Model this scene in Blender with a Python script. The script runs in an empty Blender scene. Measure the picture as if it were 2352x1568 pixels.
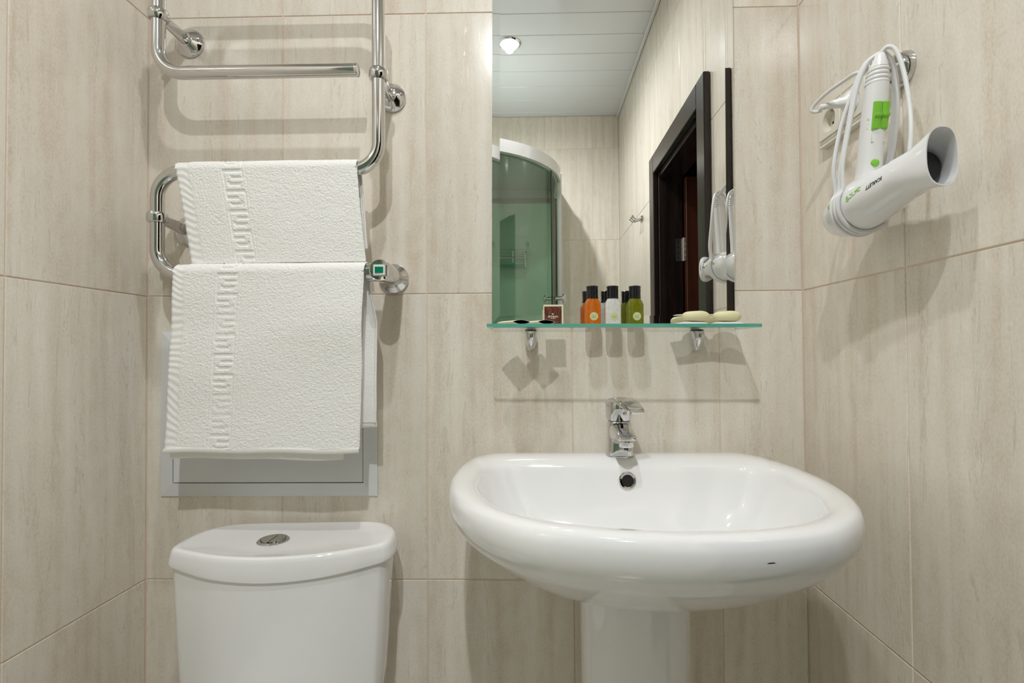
import bpy, math, random
import numpy as np
from mathutils import Vector, Matrix
random.seed(7)
SC = bpy.context.scene
COL = SC.collection
PI = math.pi

# ---------------------------------------------------------------- camera
cam_d = bpy.data.cameras.new('camera')
cam_d.sensor_width = 36.0
cam_d.lens = 1200.82 / 2352 * 36.0
cam_d.shift_x = -27.35 / 2352
cam_d.shift_y = 1.57 / 2352
cam_d.clip_start = 0.01
cam = bpy.data.objects.new('camera', cam_d)
COL.objects.link(cam)
cam.matrix_world = (Matrix.Translation((0.8293, -1.1045, 1.08))
                    @ Matrix.Rotation(0.0195, 4, 'Z') @ Matrix.Rotation(0.0181, 4, 'X')
                    @ Matrix.Rotation(0.0071, 4, 'Y') @ Matrix.Rotation(PI / 2, 4, 'X'))
SC.camera = cam

# ---------------------------------------------------------------- world and exposure
W = bpy.data.worlds.new('world')
SC.world = W
W.use_nodes = True
W.node_tree.nodes['Background'].inputs[0].default_value = (0.05, 0.045, 0.04, 1)
W.node_tree.nodes['Background'].inputs[1].default_value = 0.3
VS = SC.view_settings
VS.view_transform = 'Standard'
VS.look = 'None'
VS.gamma = 1.0
VS.use_curve_mapping = False
VS.exposure = 0.22
LAMPS = [(0.717, -1.50, 64.0), (0.72, -0.77, 24.0)]
SC.cycles.max_bounces = 16
SC.cycles.diffuse_bounces = 9
SC.cycles.glossy_bounces = 6
SC.cycles.transparent_max_bounces = 14

# ---------------------------------------------------------------- room measures
RX, FY, CZ = 1.393, -2.325, 2.624
XJ = [0, .293, .602, .910, 1.218, RX]
ZJ = [0, .602, 1.204, 1.806, 2.408, CZ]
YJ = [0, -.302, -.604, -.906, -1.208, -1.51, -1.812, -2.114, FY]


# ================================================================ materials
def new_mat(name):
    m = bpy.data.materials.new(name)
    m.use_nodes = True
    nt = m.node_tree
    return m, nt, nt.nodes['Principled BSDF']


def pbr(name, col, rough=.4, metal=0., bump=0., bscale=200., **kw):
    m, nt, b = new_mat(name)
    b.inputs['Base Color'].default_value = (*col, 1)
    b.inputs['Roughness'].default_value = rough
    b.inputs['Metallic'].default_value = metal
    for k, v in kw.items():
        b.inputs[k.replace('_', ' ')].default_value = v
    N = nt.nodes.new
    tc = N('ShaderNodeTexCoord')
    nz = N('ShaderNodeTexNoise')
    nz.inputs['Scale'].default_value = bscale
    nz.inputs['Detail'].default_value = 3
    nt.links.new(tc.outputs['Object'], nz.inputs['Vector'])
    if bump:
        bp = N('ShaderNodeBump')
        bp.inputs['Strength'].default_value = bump
        bp.inputs['Distance'].default_value = .001
        nt.links.new(nz.outputs['Fac'], bp.inputs['Height'])
        nt.links.new(bp.outputs[0], b.inputs['Normal'])
    else:
        mr = N('ShaderNodeMapRange')
        mr.inputs['To Min'].default_value = max(rough - .015, 0)
        mr.inputs['To Max'].default_value = rough + .015
        nt.links.new(nz.outputs['Fac'], mr.inputs['Value'])
        nt.links.new(mr.outputs[0], b.inputs['Roughness'])
    return m


def tile_mat(name, lo, mid, hi, rough=.16, vertical=True):
    m, nt, b = new_mat(name)
    N, L = nt.nodes.new, nt.links.new
    geo = N('ShaderNodeNewGeometry')
    oi = N('ShaderNodeObjectInfo')
    sep = N('ShaderNodeSeparateXYZ')
    L(geo.outputs['Position'], sep.inputs[0])
    add = N('ShaderNodeMath'); add.operation = 'ADD'
    L(sep.outputs[0], add.inputs[0]); L(sep.outputs[1], add.inputs[1])
    rnd = N('ShaderNodeMath'); rnd.operation = 'MULTIPLY_ADD'
    L(oi.outputs['Random'], rnd.inputs[0]); rnd.inputs[1].default_value = 37.0
    L(add.outputs[0], rnd.inputs[2])
    rz = N('ShaderNodeMath'); rz.operation = 'MULTIPLY_ADD'
    L(oi.outputs['Random'], rz.inputs[0]); rz.inputs[1].default_value = 53.0
    L(sep.outputs[2], rz.inputs[2])
    comb = N('ShaderNodeCombineXYZ')
    L(rnd.outputs[0], comb.inputs[0]); L(rz.outputs[0], comb.inputs[2])

    def noise(sx, sz, detail, dist=0., rough_=.55):
        mp = N('ShaderNodeMapping')
        mp.inputs['Scale'].default_value = (sx, 1, sz)
        L(comb.outputs[0], mp.inputs['Vector'])
        n = N('ShaderNodeTexNoise')
        n.inputs['Scale'].default_value = 1.0
        n.inputs['Detail'].default_value = detail
        n.inputs['Distortion'].default_value = dist
        n.inputs['Roughness'].default_value = rough_
        L(mp.outputs[0], n.inputs['Vector'])
        return n.outputs['Fac']
    streak = noise(30, 1.7, 5, .3)
    broad = noise(8, .9, 3, .3)
    grain = noise(300, 190, 3)
    blot = noise(40, 22, 4, .4)
    vein = noise(24, 2.2, 6, .55, .6)

    def mth(op, a, bb, c=None):
        n = N('ShaderNodeMath'); n.operation = op
        for i, x in enumerate((a, bb, c)):
            if x is None: continue
            if isinstance(x, (int, float)): n.inputs[i].default_value = x
            else: L(x, n.inputs[i])
        return n.outputs[0]
    s = mth('ADD', mth('MULTIPLY_ADD', streak, .46, .02), mth('MULTIPLY_ADD', broad, .30, .03))
    s = mth('ADD', s, mth('MULTIPLY', grain, .30))
    s = mth('ADD', s, mth('MULTIPLY_ADD', blot, .22, -.17))
    ramp = N('ShaderNodeValToRGB')
    e = ramp.color_ramp.elements
    e[0].position = .34; e[0].color = (*lo, 1)
    e[1].position = .66; e[1].color = (*hi, 1)
    k = e.new(.5); k.color = (*mid, 1)
    L(s, ramp.inputs[0])
    # thin meandering veins
    va = mth('ABSOLUTE', mth('SUBTRACT', vein, .5), 0)
    vr = N('ShaderNodeMapRange')
    vr.inputs['From Min'].default_value = 0.0; vr.inputs['From Max'].default_value = .011
    vr.inputs['To Min'].default_value = 1.0; vr.inputs['To Max'].default_value = 0.0
    L(va, vr.inputs['Value'])
    vm = mth('MULTIPLY', vr.outputs[0], mth('MULTIPLY', mth('MULTIPLY', mth('GREATER_THAN', blot, .47), mth('GREATER_THAN', broad, .48)), .30))
    mix = N('ShaderNodeMix'); mix.data_type = 'RGBA'
    L(vm, mix.inputs['Factor']); L(ramp.outputs[0], mix.inputs[6])
    mix.inputs[7].default_value = (lo[0] * .62, lo[1] * .58, lo[2] * .5, 1)
    # each tile a shade of its own
    hv = N('ShaderNodeHueSaturation')
    L(mth('MULTIPLY_ADD', oi.outputs['Random'], .06, .97), hv.inputs['Value'])
    L(mix.outputs[2], hv.inputs['Color'])
    L(hv.outputs[0], b.inputs['Base Color'])
    b.inputs['Roughness'].default_value = rough
    b.inputs['Specular IOR Level'].default_value = .5
    bp = N('ShaderNodeBump'); bp.inputs['Strength'].default_value = .16; bp.inputs['Distance'].default_value = .0006
    L(mth('ADD', s, mth('MULTIPLY', vm, -.6)), bp.inputs['Height'])
    L(bp.outputs[0], b.inputs['Normal'])
    return m


def glass_mat(name, tint, refl=1.5, gloss=(1, 1, 1), flat=None):
    """thin clear pane: tinted transmission plus fresnel reflection"""
    m, nt, b = new_mat(name)
    N, L = nt.nodes.new, nt.links.new
    nt.nodes.remove(b)
    tr = N('ShaderNodeBsdfTransparent'); tr.inputs[0].default_value = (*tint, 1)
    gl = N('ShaderNodeBsdfGlossy'); gl.inputs['Roughness'].default_value = .01
    gl.inputs[0].default_value = (*gloss, 1)
    fr = N('ShaderNodeFresnel'); fr.inputs[0].default_value = refl
    mx = N('ShaderNodeMixShader')
    if flat is None:
        ge = N('ShaderNodeNewGeometry')
        inv = N('ShaderNodeMath'); inv.operation = 'SUBTRACT'; inv.inputs[0].default_value = 1.0
        L(ge.outputs['Backfacing'], inv.inputs[1])
        mu = N('ShaderNodeMath'); mu.operation = 'MULTIPLY'
        L(fr.outputs[0], mu.inputs[0]); L(inv.outputs[0], mu.inputs[1])
        L(mu.outputs[0], mx.inputs[0])
    else: mx.inputs[0].default_value = flat
    L(tr.outputs[0], mx.inputs[1]); L(gl.outputs[0], mx.inputs[2])
    L(mx.outputs[0], nt.nodes['Material Output'].inputs[0])
    return m


def liquid_mat(name, col, clear):
    m, nt, b = new_mat(name)
    N, L = nt.nodes.new, nt.links.new
    b.inputs['Base Color'].default_value = (*col, 1)
    b.inputs['Roughness'].default_value = .08
    b.inputs['Subsurface Weight'].default_value = .15
    b.inputs['Subsurface Radius'].default_value = (.01, .01, .01)
    b.inputs['Coat Weight'].default_value = .6
    tr = N('ShaderNodeBsdfTransparent'); tr.inputs[0].default_value = (*[min(1, c * 1.25 + .05) for c in col], 1)
    tc = N('ShaderNodeTexCoord')
    nz = N('ShaderNodeTexNoise'); nz.inputs['Scale'].default_value = 160
    L(tc.outputs['Object'], nz.inputs['Vector'])
    ad = N('ShaderNodeMath'); ad.operation = 'MULTIPLY_ADD'; ad.inputs[1].default_value = .3; ad.inputs[2].default_value = clear - .15
    L(nz.outputs['Fac'], ad.inputs[0])
    mx = N('ShaderNodeMixShader')
    L(ad.outputs[0], mx.inputs[0]); L(b.outputs[0], mx.inputs[1]); L(tr.outputs[0], mx.inputs[2])
    L(mx.outputs[0], nt.nodes['Material Output'].inputs[0])
    return m


def paisley_mat(name):
    m, nt, b = new_mat(name)
    N, L = nt.nodes.new, nt.links.new
    tc = N('ShaderNodeTexCoord')
    n1 = N('ShaderNodeTexNoise'); n1.inputs['Scale'].default_value = 70; n1.inputs['Distortion'].default_value = 2.5
    w = N('ShaderNodeTexWave'); w.inputs['Scale'].default_value = 45; w.inputs['Distortion'].default_value = 14; w.inputs['Detail'].default_value = 3
    L(tc.outputs['Object'], n1.inputs['Vector']); L(tc.outputs['Object'], w.inputs['Vector'])
    r = N('ShaderNodeValToRGB')
    e = r.color_ramp.elements
    e[0].position = .3; e[0].color = (.22, .03, .015, 1)
    e[1].position = .7; e[1].color = (.10, .035, .02, 1)
    for p, c in ((.42, (.12, .06, .02)), (.52, (.26, .025, .02)), (.6, (.16, .09, .13))):
        k = e.new(p); k.color = (*c, 1)
    L(n1.outputs['Fac'], r.inputs[0])
    mx = N('ShaderNodeMix'); mx.data_type = 'RGBA'; mx.blend_type = 'MULTIPLY'
    mx.inputs['Factor'].default_value = .6
    L(r.outputs[0], mx.inputs[6]); L(w.outputs['Color'], mx.inputs[7])
    L(mx.outputs[2], b.inputs['Base Color'])
    b.inputs['Roughness'].default_value = .35
    return m


def wood_mat(name, a, c, rough=.22):
    m, nt, b = new_mat(name)
    N, L = nt.nodes.new, nt.links.new
    tc = N('ShaderNodeTexCoord'); mp = N('ShaderNodeMapping')
    mp.inputs['Scale'].default_value = (40, 40, 2.5)
    n = N('ShaderNodeTexNoise'); n.inputs['Scale'].default_value = 1; n.inputs['Detail'].default_value = 5
    L(tc.outputs['Object'], mp.inputs['Vector']); L(mp.outputs[0], n.inputs['Vector'])
    r = N('ShaderNodeValToRGB')
    r.color_ramp.elements[0].position = .3; r.color_ramp.elements[0].color = (*a, 1)
    r.color_ramp.elements[1].position = .7; r.color_ramp.elements[1].color = (*c, 1)
    L(n.outputs['Fac'], r.inputs[0]); L(r.outputs[0], b.inputs['Base Color'])
    b.inputs['Roughness'].default_value = rough
    return m


def towel_mat(name):
    m, nt, b = new_mat(name)
    N, L = nt.nodes.new, nt.links.new
    tc = N('ShaderNodeTexCoord')
    n = N('ShaderNodeTexNoise'); n.inputs['Scale'].default_value = 620; n.inputs['Detail'].default_value = 4
    L(tc.outputs['Object'], n.inputs['Vector'])
    bp = N('ShaderNodeBump'); bp.inputs['Strength'].default_value = .75; bp.inputs['Distance'].default_value = .0014
    L(n.outputs['Fac'], bp.inputs['Height']); L(bp.outputs[0], b.inputs['Normal'])
    b.inputs['Base Color'].default_value = (.92, .915, .89, 1)
    b.inputs['Roughness'].default_value = .95
    b.inputs['Sheen Weight'].default_value = .25
    b.inputs['Specular IOR Level'].default_value = .1
    return m


def emit_mat(name, col, s):
    m, nt, b = new_mat(name)
    b.inputs['Base Color'].default_value = (.9, .9, .9, 1)
    b.inputs['Emission Color'].default_value = (*col, 1)
    b.inputs['Emission Strength'].default_value = s
    return m


M_TILE = tile_mat('wall tile', (.595, .505, .40), (.72, .66, .57), (.80, .757, .685))
M_FTILE = tile_mat('floor tile', (.74, .70, .63), (.80, .77, .71), (.85, .83, .78), .2)  # unseen floor's pale colour chosen to bounce light onto the lower walls
M_GROUT = pbr('grout', (.74, .61, .50), .9, bump=.2)
M_PORC = pbr('porcelain', (.87, .87, .87), .07, bscale=30, Coat_Weight=.4, Coat_Roughness=.03)
M_CHROME = pbr('chrome', (.66, .66, .665), .06, 1., bscale=40)
M_STEEL = pbr('brushed steel', (.55, .53, .50), .3, 1.)
M_MIRROR = pbr('mirror silver', (.885, .895, .88), .015, 1.)
M_MIRROR.node_tree.nodes['Principled BSDF'].inputs['Roughness'].default_value = 0
for l in list(M_MIRROR.node_tree.links):
    if l.to_socket.name == 'Roughness': M_MIRROR.node_tree.links.remove(l)
M_SHELF = glass_mat('shelf glass', (.975, .993, .985), 1.45)
M_EDGE = pbr('polished green glass edge', (.10, .42, .32), .12, Coat_Weight=.5)
M_EDGE2 = glass_mat('clear green glass end', (.62, .80, .74), 1.3)
M_WPLAST = pbr('white plastic', (.80, .80, .80), .28)
M_GLOSSW = pbr('glossy white plastic', (.80, .80, .81), .1, Coat_Weight=.5)
M_CORD = pbr('white cord', (.74, .74, .75), .45)
M_SOCK = pbr('ivory plastic', (.74, .71, .62), .35)
M_GREEN = pbr('lime plastic', (.22, .56, .05), .3)
M_DARK = pbr('black rubber', (.012, .012, .013), .35)
M_HOLE_SHADE = pbr('painted cavity shade', (.01, .008, .006), .8)  # near-black colour standing in for the shade inside openings
M_GREYP = pbr('grey painted metal', (.74, .755, .77), .35, bump=.05)
M_TOWEL = towel_mat('white terry')
M_HEM = pbr('white hem weave', (.90, .895, .86), .85, bump=.5, bscale=900)
M_WOOD = wood_mat('wenge veneer', (.012, .008, .007), (.03, .02, .018), .2)
M_WOODR = wood_mat('mahogany veneer', (.05, .014, .008), (.10, .03, .015), .35)
M_HALL = pbr('hall paint', (.16, .09, .075), .8, bump=.2)
M_CEIL = pbr('white ceiling lamella', (.69, .71, .74), .16, bscale=8)
M_CAPB = pbr('glossy black cap', (.010, .010, .013), .12)
M_ORANGE = liquid_mat('orange gel', (.72, .20, .012), .30)
M_WHITEL = liquid_mat('white lotion', (.74, .74, .70), .10)
M_OLIVE = liquid_mat('olive green gel', (.24, .26, .015), .34)
M_LABEL = pbr('pale green label paper', (.72, .74, .42), .5)
M_PRINT = pbr('olive print', (.30, .33, .12), .6)
M_CREAM = pbr('cream card', (.76, .72, .52), .5)
M_MAROON = pbr('dark maroon card', (.022, .006, .008), .35)
M_PAISLEY = paisley_mat('red paisley print')
M_GOLD = pbr('pale print', (.80, .68, .48), .5)
M_SOAP = pbr('cream soap', (.78, .74, .46), .5, bump=.35, bscale=140, Subsurface_Weight=.15)
M_WRAP = pbr('white film', (.78, .78, .80), .18, bump=.5, bscale=160, Coat_Weight=.5)
M_SWG = pbr('green rocker', (.0, .20, .10), .2)
M_CABW = pbr('white enamel profile', (.66, .66, .66), .2)
M_CABG = pbr('green back panel', (.44, .60, .50), .08, bscale=6, Coat_Weight=.5)
M_CABR = pbr('grey shower roof', (.34, .38, .34), .3)
M_CURV = glass_mat('green tinted shower glass', (.86, .93, .88), 1.0, flat=.05)
M_BROWNF = pbr('brown grey frame', (.22, .19, .16), .3)
M_LENS = emit_mat('lamp lens', (1, .985, .96), 14.0)
M_INK = pbr('black ink', (.015, .012, .014), .5)


# ================================================================ mesh helpers
class MB:
    def __init__(s):
        s.v, s.f, s.m = [], [], []

    def add(s, vs, fs, mi=0):
        o = len(s.v)
        s.v += [tuple(p) for p in vs]
        s.f += [tuple(i + o for i in f) for f in fs]
        s.m += [mi] * len(fs)
        return s

    def box(s, x0, x1, y0, y1, z0, z1, mi=0):
        vs = [(x, y, z) for x in (x0, x1) for y in (y0, y1) for z in (z0, z1)]
        return s.add(vs, [(0, 1, 3, 2), (4, 6, 7, 5), (0, 4, 5, 1), (2, 3, 7, 6), (0, 2, 6, 4), (1, 5, 7, 3)], mi)

    def cbox(s, x0, x1, y0, y1, z0, z1, c, mi=0):
        """box with all edges chamfered by c"""
        X, Y, Z = (x0, x1), (y0, y1), (z0, z1)
        sg = (1, -1)
        vs = []
        ix = {}
        for i in (0, 1):
            for j in (0, 1):
                for k in (0, 1):
                    ix[i, j, k, 0] = len(vs); vs.append((X[i], Y[j] + sg[j] * c, Z[k] + sg[k] * c))
                    ix[i, j, k, 1] = len(vs); vs.append((X[i] + sg[i] * c, Y[j], Z[k] + sg[k] * c))
                    ix[i, j, k, 2] = len(vs); vs.append((X[i] + sg[i] * c, Y[j] + sg[j] * c, Z[k]))
        fs = []
        for i in (0, 1):
            fs.append([ix[i, 0, 0, 0], ix[i, 0, 1, 0], ix[i, 1, 1, 0], ix[i, 1, 0, 0]])
            fs.append([ix[0, i, 0, 1], ix[0, i, 1, 1], ix[1, i, 1, 1], ix[1, i, 0, 1]])
            fs.append([ix[0, 0, i, 2], ix[1, 0, i, 2], ix[1, 1, i, 2], ix[0, 1, i, 2]])
            for j in (0, 1):
                fs.append([ix[i, j, 0, 0], ix[i, j, 1, 0], ix[i, j, 1, 1], ix[i, j, 0, 1]])
                fs.append([ix[i, 0, j, 0], ix[i, 1, j, 0], ix[i, 1, j, 2], ix[i, 0, j, 2]])
                fs.append([ix[0, i, j, 1], ix[1, i, j, 1], ix[1, i, j, 2], ix[0, i, j, 2]])
        for i in (0, 1):
            for j in (0, 1):
                for k in (0, 1):
                    fs.append([ix[i, j, k, 0], ix[i, j, k, 1], ix[i, j, k, 2]])
        return s.add(vs, fs, mi)

    def loft(s, rings, cap0=True, cap1=True, closed=True, mi=0):
        n = len(rings[0])
        vs = [p for r in rings for p in r]
        fs = []
        for k in range(len(rings) - 1):
            for i in range(n if closed else n - 1):
                j = (i + 1) % n
                fs.append((k * n + i, k * n + j, (k + 1) * n + j, (k + 1) * n + i))
        if cap0: fs.append(tuple(range(n - 1, -1, -1)))
        if cap1: fs.append(tuple((len(rings) - 1) * n + i for i in range(n)))
        return s.add(vs, fs, mi)

    def tube(s, path, r, n=14, caps=True, mi=0, closed=False):
        P = [Vector(p) for p in path]
        rings = []
        t0 = (P[1] - P[0]).normalized()
        u = t0.orthogonal().normalized()
        for i, p in enumerate(P):
            if i == 0: t = P[1] - P[0]
            elif i == len(P) - 1: t = P[-1] - P[-2]
            else: t = P[i + 1] - P[i - 1]
            t.normalize()
            u = (u - t * u.dot(t)).normalized()
            w = t.cross(u)
            rr = r[i] if isinstance(r, (list, tuple)) else r
            rings.append([p + (u * math.cos(2 * PI * k / n) + w * math.sin(2 * PI * k / n)) * rr for k in range(n)])
        return s.loft(rings, caps, caps, True, mi)

    def lathe(s, prof, o=(0, 0, 0), axis='z', n=32, mi=0, cap0=True, cap1=True, sgn=1):
        """prof: (radius, height along the axis)"""
        o = Vector(o)
        A = {'x': ((0, 1, 0), (0, 0, 1), (1, 0, 0)), 'y': ((0, 0, 1), (1, 0, 0), (0, 1, 0)), 'z': ((1, 0, 0), (0, 1, 0), (0, 0, 1))}[axis]
        u, w, a = (Vector(q) for q in A)
        rings = [[o + (u * math.cos(2 * PI * k / n) + w * math.sin(2 * PI * k / n)) * r + a * (h * sgn) for k in range(n)] for r, h in prof]
        return s.loft(rings, cap0, cap1, True, mi)

    def xf(s, M):
        s.v = [tuple(M @ Vector(p)) for p in s.v]
        return s

    def obj(s, name, mat, parent=None, org=None, smooth=True, ang=38, bevel=0., sub=0, label=None):
        me = bpy.data.meshes.new(name)
        if parent is not None and org is None: org = ORG.get(parent.name, (0, 0, 0))
        ox, oy, oz = org if org is not None else (0, 0, 0)
        me.from_pydata([(x - ox, y - oy, z - oz) for x, y, z in s.v], [], s.f)
        mats = mat if isinstance(mat, (list, tuple)) else [mat]
        for q in mats: me.materials.append(q)
        if len(mats) > 1: me.polygons.foreach_set('material_index', s.m)
        finish(me, smooth, ang)
        return link(name, me, parent, (ox, oy, oz), bevel, sub, label)


def finish(me, smooth=True, ang=38):
    import bmesh
    bm = bmesh.new(); bm.from_mesh(me)
    bmesh.ops.recalc_face_normals(bm, faces=bm.faces)
    bm.to_mesh(me); bm.free()
    if smooth:
        me.polygons.foreach_set('use_smooth', [True] * len(me.polygons))
        me.set_sharp_from_angle(angle=math.radians(ang))
    me.update()


ORG = {}


def link(name, me, parent=None, org=(0, 0, 0), bevel=0., sub=0, label=None):
    o = bpy.data.objects.new(name, me)
    COL.objects.link(o)
    if parent is not None:
        o.parent = parent
    else:
        o.location = org
    ORG[o.name] = tuple(org)
    if bevel:
        b = o.modifiers.new('bevel', 'BEVEL'); b.width = bevel; b.segments = 3; b.limit_method = 'ANGLE'; b.angle_limit = math.radians(40)
    if sub:
        b = o.modifiers.new('subsurf', 'SUBSURF'); b.levels = sub; b.render_levels = sub
    if label: o['label'] = label
    return o


def thing(name, label, cat, loc, group=None, kind=None):
    o = bpy.data.objects.new(name, None)
    COL.objects.link(o)
    o.location = loc
    o.empty_display_size = .02
    ORG[o.name] = tuple(loc)
    return tag(o, label, cat, group, kind)


def tag(o, label=None, cat=None, group=None, kind=None):
    if label: o['label'] = label
    if cat: o['category'] = cat
    if group: o['group'] = group
    if kind: o['kind'] = kind
    return o


def copy_tree(o, parent=None):
    c = o.copy()
    COL.objects.link(c)
    if parent is not None: c.parent = parent
    for ch in o.children: copy_tree(ch, c)
    return c


def fillet(pts, r, n=10):
    P = [Vector(p) for p in pts]
    out = [P[0]]
    for i in range(1, len(P) - 1):
        a, b, c = P[i - 1], P[i], P[i + 1]
        d1, d2 = (a - b).normalized(), (c - b).normalized()
        th = d1.angle(d2)
        d = r / math.tan(th / 2)
        s, e = b + d1 * d, b + d2 * d
        ctr = b + (d1 + d2).normalized() * (r / math.sin(th / 2))
        v1, v2 = s - ctr, e - ctr
        w = v1.angle(v2)
        for k in range(n + 1):
            t = k / n
            out.append(ctr + (v1 * math.sin((1 - t) * w) + v2 * math.sin(t * w)) / math.sin(w))
    out.append(P[-1])
    return out


def crom(pts, n=8, closed=False):
    P = [Vector(p) for p in pts]
    out = []
    m = len(P)
    for i in range(m if closed else m - 1):
        if closed: a, b, c, d = P[(i - 1) % m], P[i], P[(i + 1) % m], P[(i + 2) % m]
        else: a, b, c, d = P[max(i - 1, 0)], P[i], P[i + 1], P[min(i + 2, m - 1)]
        for k in range(n):
            t = k / n
            out.append(.5 * ((2 * b) + (c - a) * t + (2 * a - 5 * b + 4 * c - d) * t * t + (3 * b - a - 3 * c + d) * t ** 3))
    if not closed: out.append(P[-1])
    return out


def text_mesh(txt, size, bold=0., spacing=1., xs=1.):
    """flat lettering; returns verts and faces in the XY plane, centred"""
    cu = bpy.data.curves.new('lettering', 'FONT')
    cu.body = txt; cu.size = size; cu.align_x = 'CENTER'; cu.align_y = 'CENTER'
    cu.offset = bold; cu.space_character = spacing; cu.resolution_u = 3
    o = bpy.data.objects.new('lettering', cu)
    COL.objects.link(o)
    bpy.context.view_layer.update()
    dg = bpy.context.evaluated_depsgraph_get()
    me = o.evaluated_get(dg).to_mesh()
    vs = [(v.co.x * xs, v.co.y) for v in me.vertices]
    fs = [tuple(p.vertices) for p in me.polygons]
    bpy.data.objects.remove(o); bpy.data.curves.remove(cu)
    return vs, fs


# ================================================================ room shell
TILE_ME = {}


def tile_mesh(axis, w, h, t, mat):
    """w along the wall, h up (or along y for floors); front face on the plane, body behind it"""
    key = (axis, round(w, 4), round(h, 4), mat.name)
    if key not in TILE_ME:
        b = MB()
        if axis == '+y': b.cbox(0, w, 0, t, 0, h, .0009)
        elif axis == '-y': b.cbox(0, w, -t, 0, 0, h, .0009)
        elif axis == '-x': b.cbox(-t, 0, 0, w, 0, h, .0009)
        elif axis == '+x': b.cbox(0, t, 0, w, 0, h, .0009)
        else: b.cbox(0, w, 0, h, -t, 0, .0009)
        me = bpy.data.meshes.new('tile')
        me.from_pydata(b.v, [], b.f); me.materials.append(mat); finish(me, False)
        TILE_ME[key] = me
    return TILE_ME[key]


def tile_at(parent, axis, loc, w, h, mat=None):
    g = .0012
    if w < .012 or h < .012: return
    me = tile_mesh(axis, w - 2 * g, h - 2 * g, .008, mat or M_TILE)
    o = bpy.data.objects.new('tile', me)
    COL.objects.link(o)
    o.parent = parent
    x, y, z = loc
    if axis in '+y-y': o.location = (x + g, y, z + g)
    elif axis in '+x-x': o.location = (x, y + g, z + g)
    else: o.location = (x + g, y + g, z)


def sub_rects(r, hole):
    a0, a1, b0, b1 = r
    h0, h1, k0, k1 = hole
    if a1 <= h0 or a0 >= h1 or b1 <= k0 or b0 >= k1: return [r]
    out = []
    if a0 < h0: out.append((a0, h0, b0, b1))
    if a1 > h1: out.append((h1, a1, b0, b1))
    c0, c1 = max(a0, h0), min(a1, h1)
    if b1 > k1: out.append((c0, c1, k1, b1))
    if b0 < k0: out.append((c0, c1, b0, k0))
    return out


DOOR = (-1.285, -.625, -1, 1.89)
wb = MB().box(-.12, RX + .12, .0016, .12, 0, CZ + .1).obj('wall_back', M_GROUT, smooth=False)
wl = MB().box(-.12, -.0016, FY - .12, .0016, 0, CZ + .1).obj('wall_left', M_GROUT, smooth=False)
wf = MB().box(-.12, RX + .12, FY - .12, FY - .0016, 0, CZ + .1).obj('wall_front', M_GROUT, smooth=False)
b = MB()
b.box(RX + .0016, RX + .107, DOOR[1], .0016, 0, CZ + .1)
b.box(RX + .0016, RX + .107, FY - .0016, DOOR[0], 0, CZ + .1)
b.box(RX + .0016, RX + .107, DOOR[0], DOOR[1], DOOR[3], CZ + .1)
wr = b.obj('wall_right', M_GROUT, smooth=False)
for o, l in ((wb, 'beige stone-look tiled wall behind the washbasin'), (wl, 'beige stone-look tiled wall beside the toilet'),
             (wr, 'beige stone-look tiled wall with the hairdryer and doorway'), (wf, 'beige tiled wall opposite the mirror')):
    tag(o, l, kind='structure')
for i in range(5):
    for k in range(5):
        tile_at(wb, '+y', (XJ[i], 0, ZJ[k]), XJ[i + 1] - XJ[i], ZJ[k + 1] - ZJ[k])
        tile_at(wf, '-y', (XJ[i], FY, ZJ[k]), XJ[i + 1] - XJ[i], ZJ[k + 1] - ZJ[k])
for i in range(8):
    for k in range(5):
        tile_at(wl, '-x', (0, YJ[i + 1], ZJ[k]), YJ[i] - YJ[i + 1], ZJ[k + 1] - ZJ[k])
        for (a0, a1, c0, c1) in sub_rects((YJ[i + 1], YJ[i], ZJ[k], ZJ[k + 1]), DOOR):
            tile_at(wr, '+x', (RX, a0, c0), a1 - a0, c1 - c0)
fl = MB().box(-.12, RX + .12, FY - .12, .12, -.1, -.0016).obj('floor', M_GROUT, smooth=False)
tag(fl, 'pale cream tiled bathroom floor', kind='structure')
for i in range(5):
    for j in range(8):
        x0, x1 = i * .333, min((i + 1) * .333, RX)
        y1, y0 = -j * .333, max(-(j + 1) * .333, FY)
        if x1 > x0 and y1 > y0: tile_at(fl, 'z', (x0, y0, 0), x1 - x0, y1 - y0, M_FTILE)
ce = MB().box(-.12, RX + .12, FY - .12, .12, CZ + .012, CZ + .1).obj('ceiling', M_CEIL, smooth=False)
tag(ce, 'white slatted ceiling seen in the mirror', kind='structure')
yb = [0.0]
while yb[-1] > FY: yb.append(max(yb[-1] - .165, FY) if yb[-1] != 0 else -.12)
for y1, y0 in zip(yb[:-1], yb[1:]):
    if y1 - y0 > .03:
        MB().cbox(.002, RX - .002, y0 + .0016, y1 - .0016, CZ, CZ + .011, .0022).obj('plank', M_CEIL, ce, smooth=False)
b = MB()
for x0, x1, y0, y1 in ((0, .018, FY, 0), (RX - .018, RX, FY, 0)):
    b.cbox(x0 + .0005, x1 - .0005, y0 + .002, y1 - .002, CZ - .018, CZ - .0005, .004)
tag(b.obj('trim_1', M_CABW, smooth=False), 'white ceiling edge trim', kind='structure')

# hall beyond the doorway
b = MB()
b.box(2.6, 2.7, -2.4, .2, 0, 2.7); b.box(RX + .12, 2.7, -2.5, -2.4, 0, 2.7); b.box(RX + .12, 2.7, .2, .3, 0, 2.7); b.box(RX + .12, 2.7, -2.5, .3, 2.7, 2.8)
tag(b.obj('wall_hall', M_HALL, smooth=False), 'dim reddish hall wall beyond the doorway', kind='structure')
tag(MB().box(RX + .12, 2.7, -2.5, .3, -.1, 0).obj('floor_hall', M_FTILE, smooth=False), 'dark hall floor beyond the doorway', kind='structure')

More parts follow.
